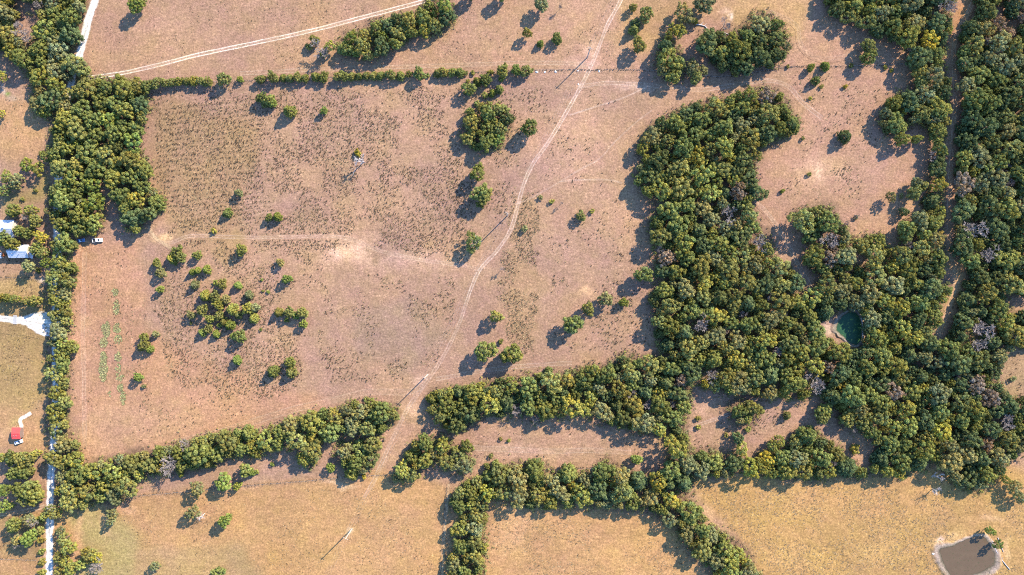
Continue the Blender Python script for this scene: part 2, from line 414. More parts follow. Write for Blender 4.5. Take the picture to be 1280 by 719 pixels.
WOODS['spur'] = dict(zone='the clump jutting from the big wood into the pink pasture', poly=[(986, 268), (1000, 257), (1016, 262), (1030, 256), (1043, 262), (1046, 275), (1060, 284), (1064, 296), (1073, 302), (1084, 291), (1102, 293), (1108, 308), (1118, 318), (1100, 328), (1075, 334), (1045, 343), (1022, 348),
    (1010, 332), (1003, 312), (1006, 296), (992, 282)], holes=[[(1068, 308), (1078, 316), (1086, 328), (1075, 332), (1066, 322)]], pal='mixed')
WOODS['topclump'] = dict(zone='the long clump above the top fence', poly=[(422, 54), (430, 42), (445, 38), (460, 37), (465, 26), (480, 20), (500, 18), (515, 15), (530, 8), (540, -4), (562, -4), (571, 16), (568, 30), (555, 42), (540, 47), (525, 41), (511, 48), (508, 57), (486, 62), (478, 70), (455, 75), (435, 71), (423, 63)], holes=[], pal='green')
WOODS['roundclump'] = dict(zone='the round clump left of the power line track', poly=[(584, 138), (600, 130), (612, 135), (620, 126), (630, 130), (640, 142), (641, 152), (633, 166), (629, 185), (611, 189), (598, 191), (581, 182), (575, 166), (581, 150)], holes=[], pal='green')
WOODS['oakclump'] = dict(zone='the clump at the end of the top fence', poly=[(824, 54), (838, 48), (848, 57), (855, 70), (857, 86), (851, 100), (841, 106), (829, 99), (820, 86), (821, 66)], holes=[], pal='dark')
WOODS['bigclump'] = dict(zone='the wide clump above the big wood', poly=[(870, 52), (880, 42), (895, 40), (912, 42), (926, 38), (932, 28), (944, 14), (960, 13), (971, 22), (979, 36), (987, 54), (986, 66), (976, 79), (960, 86), (950, 83), (940, 93), (929, 91), (920, 85), (906, 91), (893, 82), (882, 68)], holes=[], pal='dark')
WOODS['island'] = dict(zone='the yellow-green clump in the small clearing below the big wood', poly=[(906, 512), (914, 503), (930, 501), (946, 502), (951, 515), (941, 526), (925, 531), (912, 523)], holes=[], pal='yellow')

def wood_mask(px, py):
    m = np.zeros(np.shape(px), bool)
    for wd in WOODS.values():
        q = pip(px, py, wd['poly'])
        for h in wd['holes']:
            q &= ~pip(px, py, h)
        m |= q
    return m

# ------------------------------------------------------------------ tracks and roads: name, label, points (px), half width, look
CALICHE = (.80, .77, .72)
TRACKS = [
    ('road', 'white gravel road running down the left side', [(128, -30), (119, 0), (114, 15), (107, 40), (100, 68), (94, 85), (89, 105), (83, 130), (78, 165), (75, 200), (73, 225), (72, 260), (71, 290), (73, 322), (72, 345), (70, 380), (69, 410), (70, 440), (70, 480), (70, 520), (68, 550), (64, 595), (62.5, 640), (62, 690), (61, 760)], 'road', 1.95, CALICHE),
    ('driveway', 'flared white gravel driveway joining the road at a cattle guard', [(-40, 396), (0, 398), (19, 400), (34, 401), (48, 404), (68, 406)], 'drive', 1.8, (.80, .75, .67)),
    ('driveway', 'short white gravel spur beside the red roofed shed', [(39, 516), (36, 518), (31, 521), (27, 523), (25, 527), (27, 532), (27, 538), (28, 544)], 'path', .8, (.86, .82, .74), 1.25),
    ('dirt_track', 'pale double rutted track crossing the top left field', [(100, 100), (114, 97), (135, 94), (160, 90), (207, 79), (250, 68), (320, 53.5), (395, 37), (460, 20), (532, 1), (600, -18)], 'ruts', .85, (.86, .74, .58), 1.0),
    ('dirt_track', 'winding double rutted track following the power line', [(790, -40), (776, 0), (760, 30), (750, 55), (740, 80), (725, 110), (707, 142), (684, 180), (666, 205), (655, 230), (647, 258), (638, 288), (620, 315), (600, 337), (590, 358), (583, 378), (575, 402), (560, 435), (542, 465), (527, 486), (510, 510), (497, 535), (487, 556), (475, 584), (468, 600), (455, 622)], 'ruts', .75, (.68, .52, .41), .75),
    ('dirt_track', 'faint double rutted track running across the middle of the pasture', [(185, 290), (200, 302), (215, 303), (238, 295), (280, 296), (320, 297), (380, 296), (420, 296), (445, 301), (470, 312), (520, 324), (570, 331), (598, 337)], 'ruts', .7, (.58, .43, .32), .42),
    ('dirt_track', 'pale trail along the top fence line', [(300, 92), (420, 86), (560, 82), (640, 79), (700, 79), (738, 82)], 'ruts', .9, (.52, .38, .27), .55),
    ('dirt_track', 'pale trail from the power line track to the big wood top', [(725, 108), (760, 104), (805, 106), (847, 110), (880, 112), (920, 106), (960, 101), (985, 108), (1005, 130), (1028, 148)], 'ruts', .9, (.56, .43, .34), .42),
    ('footpath', 'thin animal path forking right below the top fence', [(712, 144), (740, 135), (780, 122), (805, 110)], 'path', .35, (.56, .42, .33), .6),
    ('footpath', 'thin animal path slanting up toward the big wood', [(645, 255), (665, 247), (697, 229), (725, 212), (750, 198), (768, 178), (795, 153), (815, 138)], 'path', .35, (.54, .40, .31), .38),
    ('footpath', 'short level animal path left of the big wood', [(700, 227), (725, 225), (760, 225), (778, 229)], 'path', .35, (.56, .42, .33), .42),
    ('dirt_track', 'broad pale trail curving above the diagonal tree belt', [(215, 554), (270, 541), (320, 526), (370, 511), (430, 497), (460, 490), (508, 490), (527, 484)], 'ruts', 1.5, (.52, .375, .27), .42),
    ('dirt_track', 'pale trail above the belt joining the big wood', [(545, 474), (590, 466), (640, 459), (690, 455), (715, 454)], 'ruts', .9, (.50, .37, .28), .55),
    ('dirt_track', 'pale trail entering the big wood from the pink pasture', [(940, 248), (955, 262), (970, 281), (988, 312), (1000, 335), (1014, 360)], 'ruts', .8, (.54, .40, .29), .75),
    ('dirt_track', 'straight sandy track cut through the wood on the right', [(1230, -40), (1215, 5), (1202, 30), (1193, 52), (1192, 80), (1194, 120), (1192, 160), (1189, 200), (1187, 240), (1186, 290), (1189, 320), (1195, 345), (1190, 372), (1182, 396), (1173, 418), (1172, 450), (1175, 485)], 'ruts', .9, (.54, .38, .23), .8),
    ('dirt_track', 'faint straight wheel ruts down the left side of the pasture', [(106, 315), (105, 360), (104, 420), (105, 480), (106, 560)], 'ruts', .9, (.52, .37, .26), .5),
    ('dirt_track', 'curving wheel marks across the upper right pasture', [(955, 12), (980, 22), (997, 34), (1000, 52), (1008, 65), (1024, 73), (1047, 72), (1072, 67)], 'ruts', .8, (.50, .36, .26), .32),
    ('dirt_track', 'mown trail along the lower clearing', [(590, 560), (640, 562), (690, 564), (740, 563), (790, 566)], 'ruts', 1.2, (.50, .37, .28), .5),
    ('dirt_track', 'pale trail crossing the small clearing below the big wood', [(850, 545), (872, 532), (900, 522), (925, 512), (945, 498)], 'ruts', .6, (.52, .39, .29), .55),
    ('dirt_track', 'sandy lane entering at the lower left edge', [(-30, 644), (0, 643), (20, 641), (45, 636), (60, 632)], 'ruts', .8, (.56, .42, .28), .8),
    ('footpath', 'pale verge beside the white road lower down', [(57, 655), (57, 680), (56, 705), (56, 750)], 'path', .8, (.55, .38, .25), .8),
    ('footpath', 'pale strip beside the narrow tree strip at the bottom', [(561, 605), (559, 630), (556, 660), (553, 719), (552, 750)], 'path', .5, (.56, .42, .26), .6),
    ('footpath', 'bare washed strip running up from the pasture cluster', [(186, 285), (195, 297), (207, 306), (222, 318), (234, 332)], 'path', .7, (.58, .43, .27), .6),
]
TP = [smooth_path(wxy(t[2]), 1.2) for t in TRACKS]

def seg_dist(P, path):
    """signed-less distance of points P to a polyline, via its dense samples"""
    d = np.full(len(P), 1e9)
    a, b = path[:-1], path[1:]
    lo, hi = path.min(0) - 8, path.max(0) + 8
    idx = np.where(((P >= lo) & (P <= hi)).all(1))[0]
    if len(idx) == 0:
        return d
    Q = P[idx]
    for s in range(0, len(Q), 4000):
        q = Q[s:s + 4000]
        # coarse: nearest sample, then the two segments around it
        D = ((q[:, None, :] - path[None, :, :]) ** 2).sum(2)
        j = D.argmin(1)
        best = np.sqrt(D[np.arange(len(q)), j])
        for off in (-1, 0):
            k = np.clip(j + off, 0, len(a) - 1)
            ab = b[k] - a[k]
            t = np.clip(((q - a[k]) * ab).sum(1) / np.maximum((ab ** 2).sum(1), 1e-9), 0, 1)
            best = np.minimum(best, np.linalg.norm(q - (a[k] + ab * t[:, None]), axis=1))
        d[idx[s:s + 4000]] = best
    return d

def ss(e0, e1, x):
    t = np.clip((x - e0) / (e1 - e0), 0, 1)
    return t * t * (3 - 2 * t)

def track_mask(i, P):
    d = seg_dist(P, TP[i])
    kind, hw = TRACKS[i][3], TRACKS[i][4]
    st = TRACKS[i][6] if len(TRACKS[i]) > 6 else 1.0
    x, y = P[:, 0], P[:, 1]
    d = d + (vnoise(x, y, 6.0, 40 + i) - .5) * (.12 if i == 3 else .3)
    if kind == 'road':
        m = 1 - ss(hw - .5, hw + .5, d + (fbm(x, y, 2.4, 3) - .5) * 1.3)
        sh = (1 - ss(hw + .6, hw + 2.0, d)) * .0
        return np.maximum(m, sh)
    if kind == 'drive':
        hw = 1.7 + 5.0 * ss(-278, -262, x) * 1.0
        return 1 - ss(hw - .3, hw + .6, d + (vnoise(x, y, 1.5, 3) - .5) * .8)
    if kind == 'path':
        return (1 - ss(hw * .5, hw * 1.6, d)) * st * (.45 + .8 * vnoise(x, y, 4, 60 + i))
    if i == 4:      # the lower stretch is grown over
        st = st * (1 - .55 * ss(-5, 25, -y))
    rut = 1 - ss(.10, .36, np.abs(d - hw))
    mid = (1 - ss(hw * .8, hw + .5, d)) * (.12 if i == 3 else .22)
    return np.clip(np.maximum(rut * (.55 + .7 * vnoise(x, y, 7, 70 + i)), mid) * st, 0, 1)

# ------------------------------------------------------------------ ground sheet
def axis(lo, hi, step, far):
    a = np.arange(lo, hi + .01, step)
    o = []; s = step
    x = hi
    while x < far:
        s *= 1.35; x += s; o.append(x)
    o = np.array(o)
    return np.concatenate([-(o[::-1]) + (lo + hi), a, o])
GX = axis(-312, 312, 1.2, 5000)
GY = axis(-186, 186, 1.2, 5000)
gx, gy = np.meshgrid(GX, GY)
def base_color_grid():
    x, y = gx.ravel(), gy.ravel()
    wx = x + (fbm(x, y, 12, 1, 4) - .5) * 11
    wy = y + (fbm(x, y, 12, 5, 4) - .5) * 11
    px, py = wx / S + CX, CY - wy / S
    c = np.tile(np.array(PINK), (len(x), 1))
    def blur(m, n=3):
        m = m.reshape(gx.shape)
        for _ in range(n):
            p = np.pad(m, 1, mode='edge')
            m = (p[:-2, 1:-1] + p[2:, 1:-1] + p[1:-1, :-2] + p[1:-1, 2:] + 2 * p[1:-1, 1:-1]) / 6
        return m.ravel()
    for rgb, poly in FIELDS:
        m = blur(pip(px, py, poly).astype(float), 9)[:, None]
        c = c * (1 - m) + np.array(rgb) * m
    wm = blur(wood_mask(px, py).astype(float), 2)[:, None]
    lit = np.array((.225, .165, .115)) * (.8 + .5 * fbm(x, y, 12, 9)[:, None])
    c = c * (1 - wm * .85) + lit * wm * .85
    for (qx, qy, rx, ry, rgb, st) in PATCH:
        d = np.sqrt(((px - qx) / rx) ** 2 + ((py - qy) / ry) ** 2)
        m = ((1 - ss(.3, 1.25, d + (fbm(x, y, 3, 21) - .5) * .9)) * st)[:, None]
        c = c * (1 - m) + np.array(rgb) * 1.22 * m
    # old mowing and plough lines
    for poly, ang, per, amp in MOWN:
        m = blur(pip(px, py, poly).astype(float), 9)
        ph = (px * sin(ang) + py * cos(ang)) / per + fbm(x, y, 40, 71) * 1.2
        c = c * (1 + m * amp * (np.sin(2 * pi * ph) + .5 * np.sin(2 * pi * ph * 2.3 + 1)) * (.4 + 1.2 * fbm(x, y, 25, 73)))[:, None]
    # blotches of straw over soil and old mowing bands
    c = c * np.array((.600, .520, .472))
    n1 = fbm(x, y, 22, 31); n2 = fbm(x, y, 60, 33)
    c *= (1 + (n1 - .5) * .22 + (n2 - .5) * .16)[:, None]
    c[:, 2] *= 1 - (n1 - .45) * .25
    return c
GC = base_color_grid()

def ground_color(P):
    """bilinear lookup in the ground sheet's colour"""
    i = np.clip(np.searchsorted(GX, P[:, 0]) - 1, 0, len(GX) - 2)
    j = np.clip(np.searchsorted(GY, P[:, 1]) - 1, 0, len(GY) - 2)
    fx = np.clip((P[:, 0] - GX[i]) / (GX[i + 1] - GX[i]), 0, 1)[:, None]
    fy = np.clip((P[:, 1] - GY[j]) / (GY[j + 1] - GY[j]), 0, 1)[:, None]
    C = GC.reshape(len(GY), len(GX), 3)
    return (C[j, i] * (1 - fx) + C[j, i + 1] * fx) * (1 - fy) + (C[j + 1, i] * (1 - fx) + C[j + 1, i + 1] * fx) * fy

def tracks_over(P, c):
    for i in list(range(len(TRACKS) - 1, -1, -1)):
        m = track_mask(i, P)[:, None]
        if m.max() > 0:
            rgb = np.array(TRACKS[i][5]) * (.66 if i < 3 else .60)
            if i < 3:      # gravel: darker crown between the wheel lines, washboard and dust
                dd = seg_dist(P, TP[i])
                wear = .72 + .28 * ss(.2, .7, dd) * (1 - .55 * ss(1.2, 1.9, dd))
                rgb = rgb * (wear * (.76 + .42 * fbm(P[:, 0], P[:, 1], 2.6, 91, 4)))[:, None]
            c = c * (1 - m) + rgb * m
    return c

nx, ny = len(GX), len(GY)
ii, jj = np.meshgrid(np.arange(nx - 1), np.arange(ny - 1))
a = (jj * nx + ii).ravel()
GF = np.stack([a, a + 1, a + nx + 1, a + nx], 1)
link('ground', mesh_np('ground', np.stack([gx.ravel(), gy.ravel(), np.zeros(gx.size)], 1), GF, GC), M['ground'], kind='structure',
     label='dry tan pasture ground with patches of straw and bare soil')

for i, t in enumerate(TRACKS):
    path = smooth_path(wxy(t[2]), .7)
    hw = t[4] + (1.4 if t[3] != 'path' else .7)
    if t[3] == 'drive':
        hw = 8.5
    n = int(np.clip(hw * 2 / .22, 7, 60))
    d = np.gradient(path, axis=0); d /= np.linalg.norm(d, axis=1)[:, None]
    nr = np.stack([-d[:, 1], d[:, 0]], 1)
    off = np.linspace(-hw, hw, n)
    P = (path[:, None, :] + nr[:, None, :] * off[None, :, None]).reshape(-1, 2)
    c = tracks_over(P, ground_color(P))
    m = len(path)
    jj2, ii2 = np.meshgrid(np.arange(m - 1), np.arange(n - 1), indexing='ij')
    a = (jj2 * n + ii2).ravel()
    F = np.stack([a, a + n, a + n + 1, a + 1], 1)[:, ::-1]
    z = .006 + .004 * i if i > 2 else .12 + .006 * i
    V = np.column_stack([P, np.full(len(P), z)])
    link(t[0], mesh_np(t[0], V, F, c), M['ground'], kind='structure', label=t[1])

# ------------------------------------------------------------------ ponds
def water_material(name, rgb, rough, algae=None):
    m, n, l, b = new_mat(name)
    b.inputs['Roughness'].default_value = rough
    b.inputs['Specular IOR Level'].default_value = .2
    geo = n.new('ShaderNodeNewGeometry')
    z = n.new('ShaderNodeTexNoise'); z.inputs['Scale'].default_value = .35; z.inputs['Detail'].default_value = 5
    l.new(geo.outputs['Position'], z.inputs['Vector'])
    mx = n.new('ShaderNodeMix'); mx.data_type = 'RGBA'
    mx.inputs['A'].default_value = (*[c * .8 for c in rgb], 1); mx.inputs['B'].default_value = (*[c * 1.2 for c in rgb], 1)
    l.new(z.outputs['Fac'], mx.inputs['Factor'])
    src = mx.outputs['Result']
    if algae:
        z2 = n.new('ShaderNodeTexNoise'); z2.inputs['Scale'].default_value = .7; z2.inputs['Detail'].default_value = 4
        l.new(geo.outputs['Position'], z2.inputs['Vector'])
        r = n.new('ShaderNodeMapRange'); r.inputs['From Min'].default_value = .60; r.inputs['From Max'].default_value = .66
        l.new(z2.outputs['Fac'], r.inputs['Value'])
        m2 = n.new('ShaderNodeMix'); m2.data_type = 'RGBA'
        l.new(r.outputs['Result'], m2.inputs['Factor']); l.new(src, m2.inputs['A']); m2.inputs['B'].default_value = (*algae, 1)
        src = m2.outputs['Result']
    l.new(src, b.inputs['Base Color'])
    bp = n.new('ShaderNodeBump'); bp.inputs['Strength'].default_value = .05; bp.inputs['Distance'].default_value = .05
    z3 = n.new('ShaderNodeTexNoise'); z3.inputs['Scale'].default_value = 2.0
    l.new(geo.outputs['Position'], z3.inputs['Vector']); l.new(z3.outputs['Fac'], bp.inputs['Height']); l.new(bp.outputs['Normal'], b.inputs['Normal'])
    return m

def closed_smooth(pts, n):
    p = wxy(pts)
    k = len(p); o = []
    for i in range(k):
        a_, b_, c_, d_ = p[i - 1], p[i], p[(i + 1) % k], p[(i + 2) % k]
        for t in np.linspace(0, 1, n, endpoint=False):
            o.append(.5 * ((2 * b_) + (c_ - a_) * t + (2 * a_ - 5 * b_ + 4 * c_ - d_) * t * t + (-a_ + 3 * b_ - 3 * c_ + d_) * t ** 3))
    o = np.array(o)
    o += (np.stack([vnoise(o[:, 0], o[:, 1], 1.5, 5), vnoise(o[:, 0], o[:, 1], 1.5, 8)], 1) - .5) * .7
    return o

def pond(name, label, shore, mat, widths, rgb_in, rgb_crest, bank_label):
    """water sheet plus an earth berm whose inner slope dips under the water"""
    s = closed_smooth(shore, 8)
    n = len(s)
    c = s.mean(0)
    V = np.vstack([np.column_stack([s, np.full(n, .16)]), [[c[0], c[1], .16]]])
    F = np.array([(k, (k + 1) % n, n) for k in range(n)])
    if np.cross(s[1] - s[0], c - s[0]) < 0:
        F = F[:, ::-1]
    link(name, mesh_np(name, V, F), mat, kind='structure', label=label)
    d = np.roll(s, -1, 0) - np.roll(s, 1, 0); d /= np.linalg.norm(d, axis=1)[:, None]
    nr = np.stack([d[:, 1], -d[:, 0]], 1)
    if ((s + nr - c) ** 2).sum() < ((s - nr - c) ** 2).sum():
        nr = -nr
    wmod = np.array(widths)[np.floor(np.linspace(0, len(widths), n, endpoint=False)).astype(int)]
    for _ in range(6):
        wmod = (np.roll(wmod, 1) + wmod + np.roll(wmod, -1)) / 3
    prof = [(-.8, .10), (0, .165), (.35, .30), (.6, .52), (.8, .42), (1.0, .15), (1.15, -.02)]
    rings, cols = [], []
    for r, z in prof:
        q = s + nr * (np.maximum(r, 0) * wmod + min(r, 0))[:, None]
        jit = (fbm(q[:, 0], q[:, 1], 2.5, 4) - .5)
        q = q + nr * (jit * (1.8 if r > .2 else 0))[:, None]
        rings.append(np.column_stack([q, np.full(n, z) + jit * (.25 if .2 < r < 1 else 0)]))
        t = ss(.0, .5, np.full(n, r) + jit * .4)[:, None]
        cc = np.array(rgb_in) * (1 - t) + np.array(rgb_crest) * t
        e = ss(.55, 1.05, np.full(n, r) + jit * .9)[:, None]
        cols.append(cc * (1 - e) + ground_color(q) * e)
    V = np.vstack(rings); C = np.vstack(cols)
    F = []
    for r in range(len(prof) - 1):
        for k in range(n):
            a_, b_ = r * n + k, r * n + (k + 1) % n
            F.append((a_, b_, b_ + n, a_ + n))
    link('bank', mesh_np('bank', V, np.array(F), C), M['ground'], kind='structure', label=bank_label)

pond('pond', 'brown muddy stock pond at the lower right', [(1175, 690), (1177, 687), (1186, 684), (1196, 680), (1208, 675), (1218, 671.5), (1226, 671), (1231, 673), (1236, 681), (1241, 690), (1243, 698), (1241, 706), (1235, 710), (1224, 715), (1212, 720), (1200, 728), (1193, 729), (1189, 722), (1183, 710), (1178, 699)],
     water_material('muddy_water', (.092, .062, .036), .45, (.070, .056, .028)), [5, 4, 2.5, 2, 2, 2, 2.5, 3, 4, 4, 4.5, 5, 5, 4, 3.5, 3, 3, 3.5, 4, 5], (.06, .052, .034), (.25, .195, .15), 'pale trampled mud bank around the brown pond')
pond('pond', 'small pond covered in green algae inside the big wood', [(1047, 405), (1053, 396), (1062, 391), (1073, 394), (1076, 410), (1076, 425), (1070, 431), (1062, 428), (1053, 419), (1046, 413)],
     water_material('algae_water', (.018, .060, .028), .35, (.10, .17, .035)), [3, 2, 2, 2, 2, 2, 2, 2, 2, 3], (.06, .06, .035), (.20, .165, .13), 'earth bank around the green algae pond')

# ------------------------------------------------------------------ crown, trunk and bare tree shapes
def leaf_quads(pos, nrm, size, rg):
    n = len(pos)
    r = rg.normal(size=(n, 3))
    u = np.cross(nrm, r); u /= np.linalg.norm(u, axis=1)[:, None] + 1e-9
    v = np.cross(nrm, u)
    a_ = (size * rg.uniform(.8, 1.35, n))[:, None]; b_ = (size * rg.uniform(.55, .95, n))[:, None]
    V = np.stack([pos - u * a_, pos - v * b_ + u * a_ * .15, pos + u * a_, pos + v * b_ - u * a_ * .1], 1).reshape(-1, 3)
    F = np.arange(4 * n).reshape(n, 4)
    return V, F

def make_crown(name, seed, R, H, base, n, cr, per, leaf, shape, huevar=.25):
    rg = np.random.default_rng(seed)
    ph = rg.uniform(0, 2 * pi, 4)
    C = []
    tries = 0
    while len(C) < n and tries < 6000:
        tries += 1
        th = rg.uniform(0, 2 * pi)
        out_r = 1 + .18 * sin(2 * th + ph[0]) + .16 * sin(3 * th + ph[1]) + .12 * sin(5 * th + ph[2])
        zf = rg.uniform(0, 1)
        if shape == 'cone':
            lim = (1 - zf ** 1.7) * .95 + .05; out_r = 1 + (out_r - 1) * .5
        elif shape == 'flat':
            lim = math.sqrt(max(0, 1 - (max(0, zf - .35) / .65) ** 2)) if zf > .35 else .75 + .7 * zf
        else:
            lim = math.sqrt(max(0, 1 - ((zf - .4) / .6) ** 2)) if zf > .4 else .72 + .7 * zf
        rr = lim * out_r * (1 - .5 * rg.uniform() ** 2.2)
        k = cr * rg.uniform(.75, 1.3)
        p = np.array([cos(th) * rr * (R - k * .7), sin(th) * rr * (R - k * .7), base + k * .6 + zf * (H - base - k * 1.3)])
        if all(np.linalg.norm((p - q) * (1, 1, 1)) > .74 * (k + s) for q, s in C):
            C.append((p, k))
    Vs, Cs = [], []
    for p, k in C:
        m = int(per * (k / cr) ** 2)
        u = rg.normal(size=(m, 3)); u /= np.linalg.norm(u, axis=1)[:, None]
        u[:, 2] = np.where(u[:, 2] < -.35, -u[:, 2], u[:, 2])
        d = rg.uniform(.55, 1.06, m) ** .6
        pos = p + u * d[:, None] * k * np.array((1, 1, .85))
        nr = u + rg.normal(size=(m, 3)) * .30; nr /= np.linalg.norm(nr, axis=1)[:, None]
        V, F = leaf_quads(pos, nr, leaf * rg.uniform(.75, 1.25, m), rg)
        tone = rg.uniform(.72, 1.3); hue = rg.normal() * huevar
        lc = tone * rg.uniform(.75, 1.25, m)[:, None] * np.array([1 + .35 * hue, 1 + .12 * hue, 1 - .2 * hue]) * rg.uniform(.93, 1.07, (m, 3))
        Vs.append(V); Cs.append(np.repeat(lc, 4, 0))
    V = np.vstack(Vs); Cc = np.vstack(Cs)
    return mesh_np(name, V, np.arange(len(V)).reshape(-1, 4), np.clip(Cc, .2, 2.2))

def branches(seed, H, R, levels, mb, r0, kids=4, up=.5, sides=4):
    rg = random.Random(seed)
    def grow(p, d, ln, r, lv):
        q = p + d * ln
        mid = p + d * ln * .5 + Vector((rg.uniform(-1, 1), rg.uniform(-1, 1), rg.uniform(-.4, .8))) * ln * .09
        mb.tube([p, mid, q], [r, r * .8, r * .6], sides if lv < 2 else 3, cap=False)
        if lv >= levels:
            return
        for k in range(kids if lv else kids + 1):
            a_ = rg.uniform(0, 2 * pi)
            nd = (d * rg.uniform(.5, 1) + Vector((cos(a_), sin(a_), rg.uniform(-.15, up))) * rg.uniform(.55, 1.0)).normalized()
            s = p.lerp(q, rg.uniform(.45, 1.0))
            grow(s, nd, ln * rg.uniform(.52, .78), max(r * .55, .055), lv + 1)
    grow(Vector((0, 0, -.15)), Vector((rg.uniform(-.08, .08), rg.uniform(-.08, .08), 1)).normalized(), H * .36, r0, 0)
    return mb

def fit(me, R, H):
    n = len(me.vertices); co = np.empty(n * 3, np.float32); me.vertices.foreach_get('co', co); co = co.reshape(-1, 3)
    s = R / np.percentile(np.hypot(co[:, 0], co[:, 1]), 97)
    co[:, :2] *= s; co[:, 2] *= H / co[:, 2].max()
    me.vertices.foreach_set('co', co.ravel()); me.update()
    return me

PROTO = {'oak': [], 'elm': [], 'cedar': [], 'shrub': [], 'bare': [], 'snag': []}
for k in range(9):
    me = make_crown('crown', 100 + k, 4.0, 7.6, 1.6, 42, .92, 70, .27, 'round' if k % 3 else 'flat'); me.materials.append(M['leaf']); PROTO['oak'].append(me)
for k in range(7):
    me = make_crown('crown', 200 + k, 4.0, 7.8, 1.8, 44, .78, 48, .25, 'round', .4); me.materials.append(M['leaf']); PROTO['elm'].append(me)
for k in range(7):
    me = make_crown('crown', 300 + k, 3.6, 7.0, .4, 60, .74, 58, .24, 'cone' if k % 2 else 'round', .2); me.materials.append(M['leaf']); PROTO['cedar'].append(me)
for k in range(5):
    me = make_crown('crown', 400 + k, 2.0, 2.9, .15, 13, .7, 50, .24, 'round'); me.materials.append(M['leaf']); PROTO['shrub'].append(me)
for k in range(4):
    me = fit(branches(500 + k, 8.5, 4, 4, MB(), .17, 4).mesh('branches'), 4.0, 7.8); me.materials.append(M['twig']); PROTO['bare'].append(me)
for k in range(2):
    me = fit(branches(520 + k, 8, 3.5, 4, MB(), .22, 3, sides=5).mesh('branches'), 3.6, 8.0); me.materials.append(M['dead']); PROTO['snag'].append(me)
TRUNK = []
for k in range(4):
    rg = random.Random(600 + k)
    mb = MB()
    top = Vector((rg.uniform(-.3, .3), rg.uniform(-.3, .3), 4.2))
    mb.tube([(0, 0, -.2), (0, 0, .25), top * .5 + Vector((rg.uniform(-.2, .2), rg.uniform(-.2, .2), 0)), top], [.36, .24, .19, .11], 7)
    for j in range(5):
        a_ = j * 2 * pi / 5 + rg.uniform(-.4, .4); s = top * rg.uniform(.42, .9)
        e = s + Vector((cos(a_) * 1.9, sin(a_) * 1.9, rg.uniform(.8, 1.6)))
        mb.tube([s, s.lerp(e, .5) + Vector((0, 0, .25)), e], [.10, .08, .04], 5)
    me = mb.mesh('trunk'); me.materials.append(M['bark']); TRUNK.append(me)
PROTO['elm_oak'] = PROTO['elm'][::2] + PROTO['oak'][::2]  # elm and oak crowns mixed, not a species of its own
PROTO['oak_b'] = PROTO['oak']  # second group of oaks, same crowns as the first
PR = {'oak': (4.0, 7.6), 'oak_b': (4.0, 7.6), 'elm_oak': (4.0, 7.7), 'elm': (4.0, 7.8), 'cedar': (3.6, 7.0), 'shrub': (2.0, 2.9), 'bare': (4.0, 7.8), 'snag': (3.6, 8.0)}

COL = {   # leaf base colours, linear
    'green': (.158, .172, .050), 'dark green': (.104, .128, .050), 'yellow-green': (.225, .222, .054), 'grey-green': (.192, .190, .080),
    'olive green': (.185, .182, .056), 'bright yellow': (.27, .245, .045), 'bright green': (.165, .198, .048), 'rusty brown': (.22, .155, .10)}
NAME = {'oak': 'oak_tree', 'elm': 'elm_tree', 'elm_oak': 'elm_oak_tree', 'oak_b': 'oak_tree_b', 'cedar': 'cedar_tree', 'shrub': 'shrub', 'bare': 'bare_tree', 'snag': 'dead_tree'}
trand = random.Random(11)
COUNT = {}
def tree(px, py, r, kind, colour, label, group=None, hf=1.0, cat=None, loose=1.0):
    """px,py,r: crown centre and radius in the photograph; the foot is set back for the crown's height"""
    R0, H0 = PR[kind]
    rm = r * S * trand.uniform(.97, 1.05)
    if kind == 'shrub':
        h = rm * 1.35 * hf
    elif kind == 'cedar':
        h = (rm * 1.55 + 1.5) * hf * trand.uniform(.9, 1.12)
    else:
        h = (rm * 1.15 + 3.9) * hf * trand.uniform(.9, 1.12)
    k = 1 - (h * .6) / ALT
    x, y = (px - CX) * S * k, (CY - py) * S * k
    s = rm / R0
    t = thing(NAME[kind], label, cat or ('shrub' if kind == 'shrub' else 'tree'), (x, y, 0), trand.uniform(0, 2 * pi), group,
              (s * trand.uniform(.93, 1.07), s * trand.uniform(.93, 1.07), h / H0))
    c = link('branches' if kind in ('bare', 'snag') else 'crown', trand.choice(PROTO[kind]), None, t)
    if kind not in ('bare', 'snag'):
        j = trand.uniform(.84, 1.30)
        g = max(-.04, min(.16, trand.gauss(.03, .08)))
        b = COL[colour]
        c.color = (b[0] * j * (1 + g), b[1] * j, b[2] * j * (1 - g), 1)
        link('stem' if kind == 'shrub' else 'trunk', trand.choice(TRUNK), None, t, scale=(.5, .5, .4) if kind == 'shrub' else None)
    COUNT[kind] = COUNT.get(kind, 0) + 1
    return t

